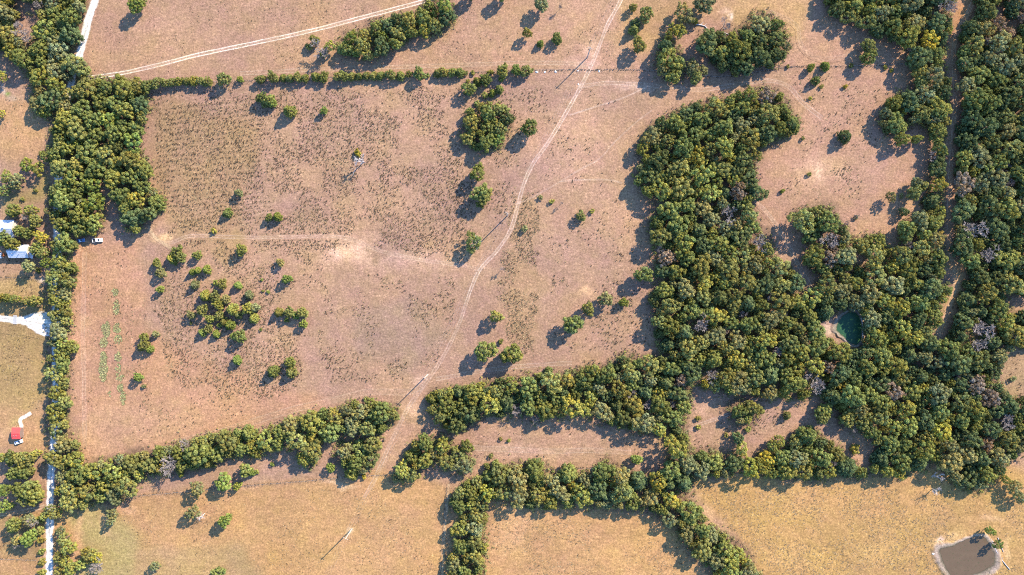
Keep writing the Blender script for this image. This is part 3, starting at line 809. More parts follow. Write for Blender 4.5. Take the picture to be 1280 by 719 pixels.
# ------------------------------------------------------------------ the woods, tree by tree
PAL = {  # (kind, colour, weight)
    'mixed': [('oak', 'green', 12), ('oak_b', 'green', 12), ('elm_oak', 'olive green', 16), ('elm', 'yellow-green', 13), ('elm_oak', 'grey-green', 15), ('cedar', 'dark green', 13), ('cedar', 'green', 9), ('elm', 'olive green', 8), ('bare', '', 1.6), ('elm', 'rusty brown', 2.2), ('oak_b', 'dark green', 6), ('elm', 'bright yellow', 1)],
    'east': [('oak_b', 'dark green', 24), ('cedar', 'dark green', 24), ('oak_b', 'green', 20), ('elm_oak', 'grey-green', 14), ('elm', 'yellow-green', 5), ('bare', '', 5), ('elm', 'rusty brown', 3), ('elm', 'olive green', 6)],
    'green': [('oak', 'green', 20), ('oak_b', 'green', 20), ('elm_oak', 'olive green', 20), ('oak_b', 'dark green', 10), ('elm', 'bright green', 10), ('cedar', 'green', 10), ('elm_oak', 'grey-green', 5), ('elm', 'yellow-green', 6)],
    'nw': [('oak', 'green', 26), ('elm_oak', 'grey-green', 22), ('elm', 'yellow-green', 14), ('elm_oak', 'olive green', 20), ('cedar', 'dark green', 8), ('bare', '', 1.6)],
    'olive': [('elm_oak', 'olive green', 28), ('elm_oak', 'grey-green', 20), ('elm', 'yellow-green', 14), ('oak', 'green', 18), ('cedar', 'green', 10), ('elm', 'olive green', 10), ('bare', '', 1.2)],
    'yellow': [('oak', 'green', 18), ('elm', 'yellow-green', 20), ('elm_oak', 'grey-green', 16), ('elm', 'bright yellow', 6), ('cedar', 'dark green', 14), ('elm_oak', 'olive green', 16), ('cedar', 'green', 8), ('bare', '', 2)],
    'dark': [('oak_b', 'dark green', 34), ('oak', 'green', 34), ('elm_oak', 'grey-green', 14), ('cedar', 'dark green', 14), ('elm', 'yellow-green', 4)],
}
MARKS = [((1062, 411), 'near the green pond'), ((1190, 150), 'beside the sandy track'), ((1187, 270), 'beside the sandy track'), ((1190, 370), 'by the sandy clearing'),
         ((1265, 470), 'by the right edge sandy patch'), ((1000, 335), 'beside the pasture trail'), ((1172, 605), 'near the white dead trees')]
def part_of(px, py, poly):
    p = np.array(poly); lo, hi = p.min(0), p.max(0)
    lo = np.maximum(lo, (0, 0)); hi = np.minimum(hi, (1280, 719))
    u, v = (px - lo[0]) / (hi[0] - lo[0]), (py - lo[1]) / (hi[1] - lo[1])
    wide, tall = hi[0] - lo[0], hi[1] - lo[1]
    if wide > 1.8 * tall:
        return ['left end', 'left half', 'middle', 'right half', 'right end'][int(np.clip(u * 5, 0, 4))]
    if tall > 1.8 * wide:
        return ['top end', 'upper half', 'middle', 'lower half', 'bottom end'][int(np.clip(v * 5, 0, 4))]
    n = 3
    a_ = ['upper', 'middle', 'lower'][int(np.clip(v * n, 0, 2))]; b_ = ['left', 'middle', 'right'][int(np.clip(u * n, 0, 2))]
    return {'middle middle': 'centre'}.get(a_ + ' ' + b_, (a_ + ' ' + b_).replace('middle ', '').replace(' middle', '')) + ' part'

def sizeword(r):
    return 'broad' if r > 9.3 else ('small' if r < 6.3 else 'mid-sized')

BARE_SPOTS = [(1070, 262), (1030, 282), (1038, 300), (1045, 318), (1215, 300), (1222, 312), (1232, 322), (1225, 112), (1195, 125), (880, 408), (1012, 470), (1005, 472), (810, 505), (838, 508), (700, 480), (815, 470), (1140, 58), (1150, 520), (1145, 530), (1160, 515), (950, 225), (1272, 400), (1268, 410), (500, 33), (528, 28), (905, 32), (20, 30), (30, 48)]
BROWN_SPOTS = [(1200, 230), (1208, 258), (1212, 282), (1270, 190), (1033, 322), (852, 353), (908, 448), (1040, 455), (1160, 575)]
Q = np.random.default_rng(23)
placed_all = []
def fill(key):
    wd = WOODS[key]
    p = np.array(wd['poly'], float); lo, hi = p.min(0), p.max(0)
    lo = np.maximum(lo, (-22, -22)); hi = np.minimum(hi, (1302, 742))
    area = 0.0
    res = []
    narrow = key in ('roadside', 'strip', 'clump', 'copse', 'island', 'topclump', 'roundclump')
    for r0, r1, dens, sep in ((10.4, 13.5, .012, .84), (8.6, 10.4, .04, .82), (7.0, 8.4, .08, .80), (5.0, 6.6, .12, .80)):
        if narrow and r0 > 9:
            continue
        n = int((hi[0] - lo[0]) * (hi[1] - lo[1]) * dens)
        X = Q.uniform(lo, hi, (n, 2)); Rr = Q.uniform(r0, r1, n)
        ok = np.ones(n, bool)
        for a_ in list(np.linspace(0, 2 * pi, 8, endpoint=False)) + [None]:
            ex = X if a_ is None else X + np.stack([cos(a_) * Rr, sin(a_) * Rr], 1) * .72
            ok &= pip(ex[:, 0], ex[:, 1], wd['poly'])
            for h in wd['holes']:
                ex2 = X if a_ is None else X + np.stack([cos(a_) * Rr, sin(a_) * Rr], 1) * .58
                ok &= ~pip(ex2[:, 0], ex2[:, 1], h)
        for (x, y), r in zip(X[ok], Rr[ok]):
            if all((x - q[0]) ** 2 + (y - q[1]) ** 2 > (sep * (r + q[2])) ** 2 for q in res + placed_all):
                res.append((x, y, r))
    return res

ZN = {'corner': 'upper left corner wood', 'grove': 'roadside grove', 'roadside': 'road tree row', 'belt': 'diagonal belt', 'clump': 'gate clump', 'copse': 'track copse', 'middle': 'middle belt', 'hedge': 'thick hedge', 'strip': 'bottom strip',
      'main': 'big wood', 'spur': 'pasture spur', 'topclump': 'long top clump', 'roundclump': 'round clump', 'oakclump': 'fence-end clump', 'bigclump': 'wide top clump', 'island': 'clearing clump'}
plan = []
for key in WOODS:
    placed = fill(key)
    placed_all += placed
    for (x, y, r) in placed:
        pal = WOODS[key]['pal']
        if key == 'main' and x > 1165 + 30 * sin(y / 40):
            pal = 'east'
        L = PAL[pal]
        kind, colour, _ = trand.choices(L, [q[2] for q in L])[0]
        nb = min((math.hypot(x - bx, y - by) for bx, by in BARE_SPOTS), default=99)
        if nb < 4.6:
            kind, colour = 'bare', ''
        elif min(math.hypot(x - bx, y - by) for bx, by in BROWN_SPOTS) < 6:
            kind, colour = 'elm', 'rusty brown'
        near = [m for (q, m) in MARKS if math.hypot(x - q[0], y - q[1]) < 48]
        where = near[0] if near and key == 'main' else part_of(x, y, WOODS[key]['poly'])
        what = 'leafless grey tree' if kind == 'bare' else f"{colour} {dict(elm='airy tree', oak_b='dense oak', oak='dense tree', elm_oak='bushy tree', cedar='cedar')[kind]}"
        plan.append((key, x, y, r, kind, colour, f"{sizeword(r)} {what}", f"{where}"))
same = {}
for q in plan:
    same.setdefault((q[0], q[6], q[7]), []).append(q)
for (key, what, where), L in same.items():
    p = np.array([(q[1], q[2]) for q in L])
    ax = 0 if np.ptp(p[:, 0]) >= np.ptp(p[:, 1]) else 1
    L = sorted(L, key=lambda q: q[1 + ax])
    for i, (_, x, y, r, kind, colour, _, _) in enumerate(L):
        lab = f"{what}, {ZN[key]}, {where}" + ('' if len(L) == 1 else f", {ordinal(i)} from {'left' if ax == 0 else 'top'}")
        tree(x, y, r * 1.07, kind, colour, lab, 'trees of the ' + ZN[key], hf=trand.uniform(.84, 1.16))

# ------------------------------------------------------------------ trees that stand alone or in short rows: (x, y, r, kind, colour)
c, o, e, s_ = 'cedar', 'oak', 'elm', 'shrub'
G, D, Y, GG, OL, BY, BG = 'green', 'dark green', 'yellow-green', 'grey-green', 'olive green', 'bright yellow', 'bright green'
ROWS = {
 'in the top fence hedge row': [(172, 105, 7, o, OL), (184, 108, 8, o, G), (194, 104, 7, o, OL), (205, 103, 6, c, OL), (214, 103, 5.5, c, OL), (223, 101, 5.5, c, Y), (232, 101, 5.5, c, OL), (241, 101, 5.5, c, Y), (250, 101, 5.5, c, OL), (259, 102, 6, c, OL),
    (279, 99, 9, o, OL), (299.5, 99, 4.5, c, BG), (325, 99, 6, c, OL), (340, 96, 7.5, c, OL), (353, 97, 5, c, G), (361, 97, 5.5, c, OL), (371, 96, 6, c, OL), (380, 97, 5.5, c, G), (394, 95, 6.5, c, G), (404, 96, 6.5, c, G), (422, 95, 6, c, OL), (430, 95, 6.5, c, G),
    (439, 95, 5.5, c, OL), (448, 95, 5.5, c, G), (457, 94, 5.5, c, OL), (466, 94, 5.5, c, OL), (475, 94, 6, c, G), (488, 93, 7, c, OL), (500, 94, 6, c, G), (511, 92, 4.5, c, G), (524, 92, 8, c, G), (535, 94, 3, s_, G), (547, 91, 6, c, OL), (555, 90, 6, c, OL), (566, 90, 6.5, c, G), (574, 90, 7, c, G), (581, 91, 4, s_, G), (591, 91, 3, s_, G)],
 'in the cluster where the hedge row ends': [(586, 111, 9, c, G), (585, 101.5, 3, s_, G), (597, 101, 6, c, G), (607, 99, 7.5, c, G), (613, 90, 4, s_, G), (628, 88, 8, c, G), (627, 99, 4, s_, BG), (645, 87, 6.5, c, BG), (658, 88, 7.5, c, OL), (606, 119, 4.5, s_, Y), (615, 116, 5, c, BG), (624, 111, 6, c, G), (597, 130, 5, s_, G), (611, 131, 5, s_, G)],
 'down the pasture left of the power line track': [(662, 160, 10.5, o, G), (597, 216, 11, o, G), (601, 241, 12, o, G), (605, 246, 10, o, OL), (600, 256, 5, s_, G)],
 'in the top left corner of the pasture': [(327, 122, 7, c, G), (336, 125, 7, c, G), (341, 129, 5.5, c, BG), (330, 128, 6, c, OL), (361, 138, 9, c, G), (404.5, 138, 5, c, BG)],
 'in the upper scatter of the left pasture': [(298, 241, 5, c, GG), (283, 266, 6.5, c, G), (267, 289, 4, s_, Y), (336, 272, 5, c, G), (346, 271, 6, c, BG), (301, 312, 7, c, G), (350, 328, 5.5, c, GG), (358, 349, 6, c, BG), (327, 350, 2, s_, BG)],
 'in the left group of the pasture scatter': [(220, 315, 8, c, G), (213, 323, 7, c, Y), (225, 321, 6.5, c, OL), (218, 328, 4, s_, BG), (195, 329, 5.5, c, G), (200, 341, 7, c, GG), (199.5, 362, 5, c, BG), (246, 319, 6, c, G), (239, 340, 4.5, c, BG), (246, 338, 4.5, c, BG), (257, 337, 6, c, BG), (242, 356, 6, c, GG)],
 'in the densest knot of the pasture scatter': [(269, 354, 4, s_, BG), (277, 355, 6, c, OL), (296, 357, 5.5, c, BG), (255, 370, 7.5, c, Y), (268, 371, 6.5, c, OL), (272, 380, 7, c, Y), (282, 374, 5.5, c, GG), (310, 369, 6, c, GG), (252, 388, 7, c, OL), (238, 394, 5.5, c, GG), (289, 387, 8, c, Y), (297, 394, 5, c, OL), (309, 386, 8, c, Y), (317, 385, 7, c, GG), (316, 398, 7, c, Y),
    (273, 395, 6.5, c, OL), (262, 399, 6, c, Y), (279, 402, 5.5, c, OL), (286, 407, 7, c, BG), (274, 407, 3.5, s_, BG), (252, 416, 5.5, c, BG), (260, 411, 5.5, c, OL), (269, 418, 5, c, BG), (299, 421, 8, c, G), (292, 420, 5, s_, BG), (238.5, 404, 2, s_, G), (295, 451, 6.5, c, BG)],
 'in the right end of the pasture scatter': [(347.5, 391, 6.5, c, OL), (361, 391, 7, c, OL), (369, 395, 4.5, c, BG), (377.5, 391, 7, c, OL), (379, 405, 5.5, c, BG), (358, 400, 3.5, s_, BG), (340, 465, 7.5, c, G), (362, 453, 7, c, G), (363, 466, 7.5, c, OL), (326, 412, 2.2, s_, G), (329, 364, 2, s_, G), (335, 365, 2.3, s_, BG)],
 'near the grey-green weed strips': [(179.5, 421, 5, c, G), (179, 432, 7, c, OL), (186, 437, 5, c, BG), (193, 418, 4.5, c, GG), (172, 472, 6, c, BG), (180, 483, 3, s_, GG), (91, 434, 8, o, G)],
 'between the power line track and the big wood': [(675.5, 247, 3.5, s_, GG), (690, 252, 3.5, s_, Y), (726, 270, 6, c, OL), (740, 264, 3.5, s_, Y), (656, 286, 5, s_, GG), (716, 406, 12.5, o, G), (735, 386, 8, o, OL), (757, 374, 9, o, GG), (780, 378, 6, c, BG), (805, 343, 11, o, G), (686, 463, 5, c, G)],
 'above the middle belt': [(620, 396, 8.5, o, OL), (607, 439, 12.5, o, G), (626, 427, 3.5, s_, G), (640, 443, 12, o, G), (633, 445, 8, o, OL)],
 'above the top fence': [(677, 6, 8.5, o, GG), (659, 41, 6, o, OL), (675.5, 54, 4.5, c, BG), (696, 48, 7, c, G), (792, 9, 5, c, OL), (808, 18, 9, o, OL), (795, 28, 5.5, c, D), (793, 36, 7, c, G), (799, 56, 9, o, OL), (590, -9, 9, o, G), (629, -8, 9, o, G)],
 'along the top edge, above the wide clump': [(855, 17, 12, e, GG), (847, 38, 10, e, Y), (836, 44, 6, e, Y), (868, 26, 5, s_, BY), (881, 5, 12, o, GG), (866, 85, 9, o, GG), (870, 97, 8, o, OL), (878, 88, 6.5, o, GG), (920, 88, 6.5, c, OL)],
 'on the upper right pasture by the fence': [(1014, 84, 5, c, BG), (1033, 82, 6, c, BG), (1021, 100, 6, c, G), (1064, 82, 3, s_, Y), (1086, 58, 9, o, OL), (1086, 72, 10, o, G), (1027, 108, 3, s_, Y), (1057, 108, 3, s_, BY), (1013, 123, 2.5, s_, BY), (1004, 173, 3, s_, OL), (1107, 84, 3, s_, Y), (1115, 88, 3, s_, Y), (985, 83, 2.5, s_, G)],
 'at the right edge of the pink pasture': [(1058, 170, 10, c, D), (1128, 174, 9, o, G), (1146, 174, 6, o, Y), (978, 239, 3.5, s_, BG), (1143, 241, 9, o, OL), (1156, 232, 7, c, OL), (1146, 228, 7, o, GG), (1114, 246, 7, e, GG), (1127, 245, 3.5, s_, GG), (1131, 265, 6, c, D), (1070, 272, 3, s_, GG), (1012, 218, 3.2, s_, G), (947, 242, 11.5, o, D), (939, 221, 7, c, D)],
 'in the strip below the diagonal belt': [(246, 611, 9.5, e, GG), (279, 603, 10, o, BG), (296, 608, 5, c, BG), (226, 592, 4.5, s_, BG), (306, 588, 8, o, G), (313, 591, 6, c, BG), (413, 585, 6, c, BG), (438, 594, 8.5, c, G), (455, 596, 3.5, s_, BY), (340, 581, 3, s_, BG), (321, 590, 3, s_, BG)],
 'on the lower left field': [(241, 641, 9, e, GG), (281, 651, 8.5, o, BG), (140, 643, 7, e, GG), (138, 652, 6, e, GG), (194, 708, 6.5, e, GG), (272, 718, 9, o, G)],
 'in the long clearing above the thick hedge': [(796, 575, 6.5, c, BG), (583, 558, 8.5, o, G), (609, 583, 4, c, G), (620, 582, 6.5, c, G), (636, 551, 2.5, s_, BG), (626, 549, 2.5, s_, OL), (614, 570, 3.5, s_, OL)],
 'in the small clearing below the big wood': [(985, 520, 5.5, c, OL), (873, 523, 3.5, s_, OL), (873, 534, 3.5, s_, Y), (908, 544, 3.5, s_, OL), (935, 537, 4, s_, Y), (923, 548, 8, c, D), (927, 562, 9, e, Y), (966, 558, 8, e, Y), (974, 552, 8, e, Y), (1031, 512, 9.5, o, G), (1027, 523, 8, o, OL), (1035, 520, 6, c, OL), (1069, 562, 6, s_, Y), (934, 512, 5, c, BY)],
 'beside the brown stock pond': [(1238, 664, 6, e, BG), (1247.5, 681, 5.5, e, BG)],
 'at the right edge below the wood': [(1268, 610, 9, e, GG), (1276, 622, 8, e, GG), (1258, 600, 6, e, G), (1267, 474, 4, s_, GG)],
 'around the houses at the left edge': [(33, 206, 8, e, BG), (47, 211, 8, e, Y), (8, 221, 7, e, Y), (21, 224, 9, e, GG), (5, 239, 7, e, G), (17, 232, 7, e, GG), (57, 196, 6, e, G), (17, 263, 9, o, G), (38, 263, 8, e, G), (60, 264, 5, e, GG), (43, 276, 8, o, OL), (24, 289, 7, o, G), (34, 291, 8, o, G), (51, 296, 8, e, BY), (45, 311, 8, o, G), (54, 316, 7, o, OL), (5, 298, 8, o, G), (15, 305, 9, o, G), (35, 333, 8, o, GG), (57, 329, 6.5, e, BG), (48, 338, 4, s_, G),
    (97, 80, 10, e, GG), (86, 118, 8, e, OL), (82, 132, 9, e, GG), (78, 148, 8, o, OL), (76, 166, 9, o, G), (74, 184, 9, o, OL), (73, 206, 6, o, G), (70, 238, 8, o, OL), (70, 254, 7, o, G), (69, 272, 8, o, OL), (70, 340, 7, o, G),
    (80, 304, 12, o, G), (89, 306, 8, o, OL), (70, 308, 7, o, OL), (52, 192, 4, s_, G), (44, 238, 3, s_, OL), (28, 249, 3, s_, OL), (2, 95, 7, e, Y), (1, 142, 5, e, BY)],
 'along the paddock hedge left of the road': [(2, 372, 6, o, OL), (10, 373, 5.5, o, G), (19, 374, 6, e, G), (28, 378, 4, s_, GG), (36, 377, 6, e, OL), (44, 376, 7, o, OL)],
 'in the lower left corner by the road': [(2, 573, 7, e, Y), (14, 573, 9, o, G), (25, 575, 9, o, OL), (36, 573, 9, e, OL), (45, 567, 6, e, Y), (17, 592, 9, o, G), (29, 591, 8, o, G), (38, 589, 6, o, OL), (27, 613, 11, o, G), (38, 612, 12, o, G), (45, 621, 10, o, G), (30, 624, 9, o, OL), (4, 613, 9, e, BG), (3, 634, 8, e, BG), (12, 633, 5, e, BG), (61, 637, 7, e, OL), (70, 642, 8, e, OL), (56, 645, 6, e, Y), (17, 656, 9, o, G), (35, 673, 10, o, BG), (22, 676, 8, e, GG), (36, 650, 8, e, GG), (48, 651, 5, s_, G), (49, 664, 6, s_, OL), (51, 676, 5, s_, OL), (51, 690, 5, s_, G), (52, 703, 5, s_, OL), (52, 716, 5, s_, G),
    (76, 664, 6, e, GG), (80, 674, 8, e, OL), (86, 685, 9, e, Y), (73, 697, 7, e, OL), (82, 702, 8, e, Y), (88, 712, 8, e, Y), (75, 715, 7, e, OL), (110, 694, 9, e, OL), (102, 706, 8, e, Y), (120, 697, 7, e, BY), (116, 692, 6, e, OL)],
}
WORD = {'cedar': 'round cedar', 'oak': 'leafy tree', 'elm': 'airy tree', 'shrub': 'low shrub'}
for where, L in ROWS.items():
    L2 = sorted(range(len(L)), key=lambda i: L[i][0])
    rank = {i: k for k, i in enumerate(L2)}
    for i, (x, y, r, kind, colour) in enumerate(L):
        hf = {'in the top fence hedge row': .92}.get(where, 1.0)
        tree(x, y, r, kind, colour, f'{colour} {WORD[kind]}, {ordinal(rank[i])} from left {where}', 'trees ' + where, hf)

# dead and leafless trees that can be told apart
for (x, y, r, kind, lab) in [
    (452, 200, 9.5, 'snag', 'pale dead tree with fallen limbs alone in the middle of the pasture'),
    (595, 305, 9, 'snag', 'white bare limbs rising through a green tree beside the second utility pole'),
    (1173, 597, 7, 'snag', 'tall white dead tree in the shade below the right wood'),
    (1172, 614, 6, 'snag', 'smaller white dead tree at the field edge below the right wood'),
    (252, 645, 5, 'snag', 'broken pale limbs beside the grey-green tree on the lower left field'),
    (400, 62, 12.5, 'bare', 'leafless grey tree left of the long clump above the fence'),
    (121, 709, 11, 'bare', 'leafless grey thicket tree beside the white road at the bottom'),
    (700, 9, 3.5, 'bare', 'small leafless sapling above the top fence'),
    (702, 254, 2.6, 'bare', 'tiny leafless sapling beside the thin shrubs near the power line'),
    (1070, 271, 3.5, 'bare', 'small leafless tree below the pale bare patch'),
    (628, 336, 3, 'bare', 'tiny leafless sapling beside the power line track bend'),
    (907, 30, 8, 'bare', 'leafless grey tree at the top of the wide clump'),
    (40, 653, 8, 'bare', 'leafless pale tree left of the white road near the bottom'),
    (22, 36, 9, 'bare', 'leafless grey tree in the upper left clearing'),
    (34, 46, 8, 'bare', 'second leafless grey tree lower in the upper left clearing'),
    (26, 679, 7, 'bare', 'leafless pale tree between two green trees at lower left'),
    (36, 268, 7, 'bare', 'leafless tree between the green trees above the first house')]:
    tree(x, y, r, kind, '', lab)
for (x, y, r, kind, colour, lab) in [(447, 191, 5, 'shrub', 'bright yellow', 'yellow-green shrub at the top of the dead pasture tree'), (592, 303, 12, 'elm', 'green', 'green tree with white bare limbs beside the second utility pole'),
    (393, 50, 6, 'oak', 'green', 'green tree at the upper left of the leafless grey tree'), (412, 58, 7, 'elm', 'yellow-green', 'yellow-green tree right of the leafless grey tree above the fence'), (404, 67, 5, 'shrub', 'bright yellow', 'yellow shrub below the leafless grey tree above the fence'),
    (386, 58, 5, 'shrub', 'olive green', 'low olive shrub left of the leafless grey tree above the fence'), (170, 6, 9.5, 'oak', 'bright green', 'lone bright green tree on the top left field edge')]:
    tree(x, y, r, kind, colour, lab)

# ------------------------------------------------------------------ utility poles and conductors
POLES = [(833, -126), (734, 72), (634, 270), (535, 468), (440, 661), (341, 858)]
pd = Vector(W(*POLES[4])) - Vector(W(*POLES[1])); pa = math.atan2(pd.y, pd.x)
PH = 15.6
pole_m = MB().tube([(0, 0, -.3), (0, 0, PH * .5), (0, 0, PH)], [.33, .29, .22], 10).mesh('pole_shaft'); pole_m.materials.append(M['pole'])
arm_m = MB().box(-.07, .07, -1.4, 1.4, PH - .75, PH - .60).mesh('crossarm'); arm_m.materials.append(M['pole'])
br_m = MB().tube([(.1, -.9, PH - .75), (.1, 0, PH - 1.5)], .03, 4).tube([(.1, .9, PH - .75), (.1, 0, PH - 1.5)], .03, 4).mesh('brace'); br_m.materials.append(M['steel'])
ins_m = MB().tube([(0, 0, 0), (0, 0, .1), (0, 0, .16), (0, 0, .3)], [.03, .09, .06, .05], 8).mesh('insulator'); ins_m.materials.append(M['porcelain'])
INS = [(0, -1.25, PH - .60), (0, 1.25, PH - .60), (0, 0, PH)]
PLAB = ['', 'tall wooden utility pole beside the top fence and track', 'tall wooden utility pole beside the track bend in mid pasture', 'tall wooden utility pole above the gap in the tree belts',
        'tall wooden utility pole alone on the lower left field', '']
for i, (x, y) in enumerate(POLES):
    if i in (0, 5):
        continue
    t = thing('utility_pole', PLAB[i], 'utility pole', W(x, y), pa, 'utility poles of the power line')
    link('pole_shaft', pole_m, None, t); link('crossarm', arm_m, None, t); link('brace', br_m, None, t)
    for q in INS:
        link('insulator', ins_m, None, t, q)
for k, q in enumerate(INS):
    pts = []
    for i in range(len(POLES) - 1):
        A, B = Vector(W(*POLES[i])), Vector(W(*POLES[i + 1]))
        off = Vector((-sin(pa) * q[1], cos(pa) * q[1], q[2] + .3))
        for t_ in np.linspace(0, 1, 14, endpoint=False):
            p = A.lerp(B, t_) + off; p.z -= 4 * 1.6 * t_ * (1 - t_); pts.append(p)
    mb = MB().tube(pts, .012, 4)
    mb.build('power_line', M['wire'], None, label=['thin conductor on the left end of the pole crossarms', 'thin conductor on the right end of the pole crossarms', 'thin conductor over the pole tops'][k], category='wire', group='power line conductors')

# ------------------------------------------------------------------ fences
post_m = MB().tube([(0, 0, -.2), (0, 0, 1.35)], [.09, .08], 6).mesh('post'); post_m.materials.append(M['post'])
def fence(pts, label, step=4.2):
    path = smooth_path(wxy(pts), 1.0)
    dd = np.concatenate([[0], np.cumsum(np.linalg.norm(np.diff(path, axis=0), axis=1))])
    n = int(dd[-1] / step)
    L = np.linspace(0, dd[-1], n + 1)
    P = np.stack([np.interp(L, dd, path[:, 0]), np.interp(L, dd, path[:, 1])], 1)
    t = thing('wire_fence', label, 'fence', (P[0, 0], P[0, 1], 0), 0, 'pasture fences')
    for p in P:
        link('post', post_m, None, t, (p[0] - P[0, 0], p[1] - P[0, 1], 0))
    for z in (.35, .7, 1.05, 1.25):
        MB().tube([(p[0] - P[0, 0], p[1] - P[0, 1], z) for p in P], .008, 3).build('strand', M['wire'], t)
    return P
FENCES = [([(265, 103), (430, 97), (592, 91), (672, 88), (802, 88), (900, 96), (985, 84), (1064, 83), (1140, 80)], 'long wire fence across the top of the pasture'),
          ([(170, 620), (225, 615), (320, 606), (382, 601), (425, 597), (482, 593)], 'wire fence between the diagonal belt and the lower left field'),
          ([(559, 609), (555, 652), (550, 719), (549, 745)], 'wire fence down the left of the narrow tree strip'),
          ([(0, 698.5), (22, 699), (46, 700)], 'short wire fence left of the white road at the bottom'),
          ([(-10, 346), (30, 347.5), (58, 350)], 'wire fence below the houses at the left edge'),
          ([(680, 587), (725, 585), (745, 586)], 'short wire fence on the upper edge of the thick hedge')]
FP = [fence(p, l) for p, l in FENCES]

# ------------------------------------------------------------------ buildings at the left edge
def gable_house(name, label, x0, x1, y0, y1, rot, eave, ridge, roofm, wallm, chimney=False, porch=None):
    """pixel box of the roof outline; ridge along x"""
    cx, cy = (x0 + x1) / 2, (y0 + y1) / 2
    k = 1 - eave / ALT
    p = W(CX + (cx - CX) * k, CY + (cy - CY) * k)
    t = thing(name, label, 'shed' if 'shed' in name else 'house', p, rot)
    hx, hy = (x1 - x0) / 2 * S * k, (y1 - y0) / 2 * S * k
    wx, wy = hx - .5, hy - .5
    zr = eave + (ridge - eave) * wy / hy
    MB().box(-wx, wx, -wy, wy, -.1, eave).raw([(-wx, -wy, eave), (-wx, wy, eave), (-wx, 0, zr - .1), (wx, -wy, eave), (wx, wy, eave), (wx, 0, zr - .1)], [(0, 2, 1), (3, 4, 5)]).build('wall', wallm, t)
    rf = None
    for s in (1, -1):
        mb = MB().raw([(-hx, s * hy, eave - .12), (hx, s * hy, eave - .12), (hx, 0, ridge), (-hx, 0, ridge), (-hx, s * hy, eave + .02), (hx, s * hy, eave + .02), (hx, 0, ridge + .14), (-hx, 0, ridge + .14)],
                      [(0, 1, 2, 3), (7, 6, 5, 4), (0, 4, 5, 1), (1, 5, 6, 2), (2, 6, 7, 3), (3, 7, 4, 0)])
        rf = mb.build('roof_slope', roofm, t)
        n = int(2 * hx / .6)
        rb = MB()
        for j in range(n + 1):
            x = -hx + .05 + j * (2 * hx - .1) / n
            rb.raw([(x - .03, s * hy, eave + .03), (x + .03, s * hy, eave + .03), (x + .03, s * .12, ridge + .13), (x - .03, s * .12, ridge + .13), (x, s * hy, eave + .09), (x, s * .12, ridge + .19)], [(0, 1, 4), (2, 3, 5), (0, 4, 5, 3), (1, 2, 5, 4)])
        rb.build('seam', roofm, rf)
    MB().box(-hx, hx, -.18, .18, ridge + .12, ridge + .22).build('ridge_cap', roofm, t)
    for vx in (-hx * .45, hx * .15):
        MB().tube([(vx, -hy * .4, ridge - (ridge - eave) * .4), (vx, -hy * .4, ridge + .35)], .14, 8).build('roof_vent', M['steel'], t)
    d = MB().box(-.5, .5, -wy - .05, -wy + .02, 0, 2.05).build('door', M['white_paint'], t)
    MB().box(.32, .40, -wy - .12, -wy - .05, .95, 1.05).build('handle', M['steel'], d)
    for x in (-wx * .6, wx * .6):
        f = MB().box(x - .6, x + .6, -wy - .04, -wy + .02, .9, 2.0).build('window', M['white_paint'], t)
        MB().box(x - .52, x + .52, -wy - .055, -wy - .04, .98, 1.92).build('pane', M['glass'], f)
    if chimney:
        MB().box(hx * .3, hx * .3 + .7, .3, 1.0, eave, ridge + .9).build('chimney', M['concrete'], t)
    return t
gable_house('house', 'pale metal roofed house cut by the left edge, upper of two', -12, 18, 275, 297, 0, 3.0, 5.4, M['roof_white'], M['wall_tan'], True)
h2 = gable_house('house', 'pale metal roofed house half shaded by trees, lower of two', 11, 36, 306, 322.5, 0, 2.9, 4.9, M['roof_white'], M['wall_tan'])
gable_house('lean_to_shed', 'small grey roofed shed beside the right end of the lower house', 37, 43.5, 312, 323, radians(-28), 2.2, 2.9, M['roof_white'], M['wall_dark'])
gable_house('outbuilding_shed', 'sliver of a pale metal roof at the very left edge', -8, 2.5, 316, 323, 0, 2.3, 3.1, M['roof_white'], M['wall_tan'])
gable_house('red_shed', 'small shed with a bright red metal roof at the left edge', 15, 25.6, 534.5, 549, 0, 3.2, 3.9, M['roof_red'], M['wall_dark'])

# orange water tank between the houses
t = thing('water_tank', 'small round orange tank between the lower houses at the left edge', 'tank', W(5, 319))
MB().tube([(0, 0, 0), (0, 0, .1), (0, 0, 1.5), (0, 0, 1.8)], [.85, .95, .95, .5], 16).build('tank_body', M['orange'], t)
MB().disc((0, 0, 1.84), (0, 0, 1), .28, .12, 12).build('lid', M['rubber'], t)

# cattle guard across the driveway
t = thing('cattle_guard', 'grey cattle guard across the white driveway', 'cattle guard', W(19.2, 399.8, .13), radians(-2))
for s in (-1, 1):
    MB().box(-1.05, 1.05, s * 2.3 - .12, s * 2.3 + .12, 0, .22).build('side_beam', M['concrete'], t)
bar = MB().tube([(0, -2.2, .1), (0, 2.2, .1)], .075, 6).mesh('bar'); bar.materials.append(M['steel'])
for k in range(8):
    link('bar', bar, None, t, (-.9 + k * .257, 0, 0))

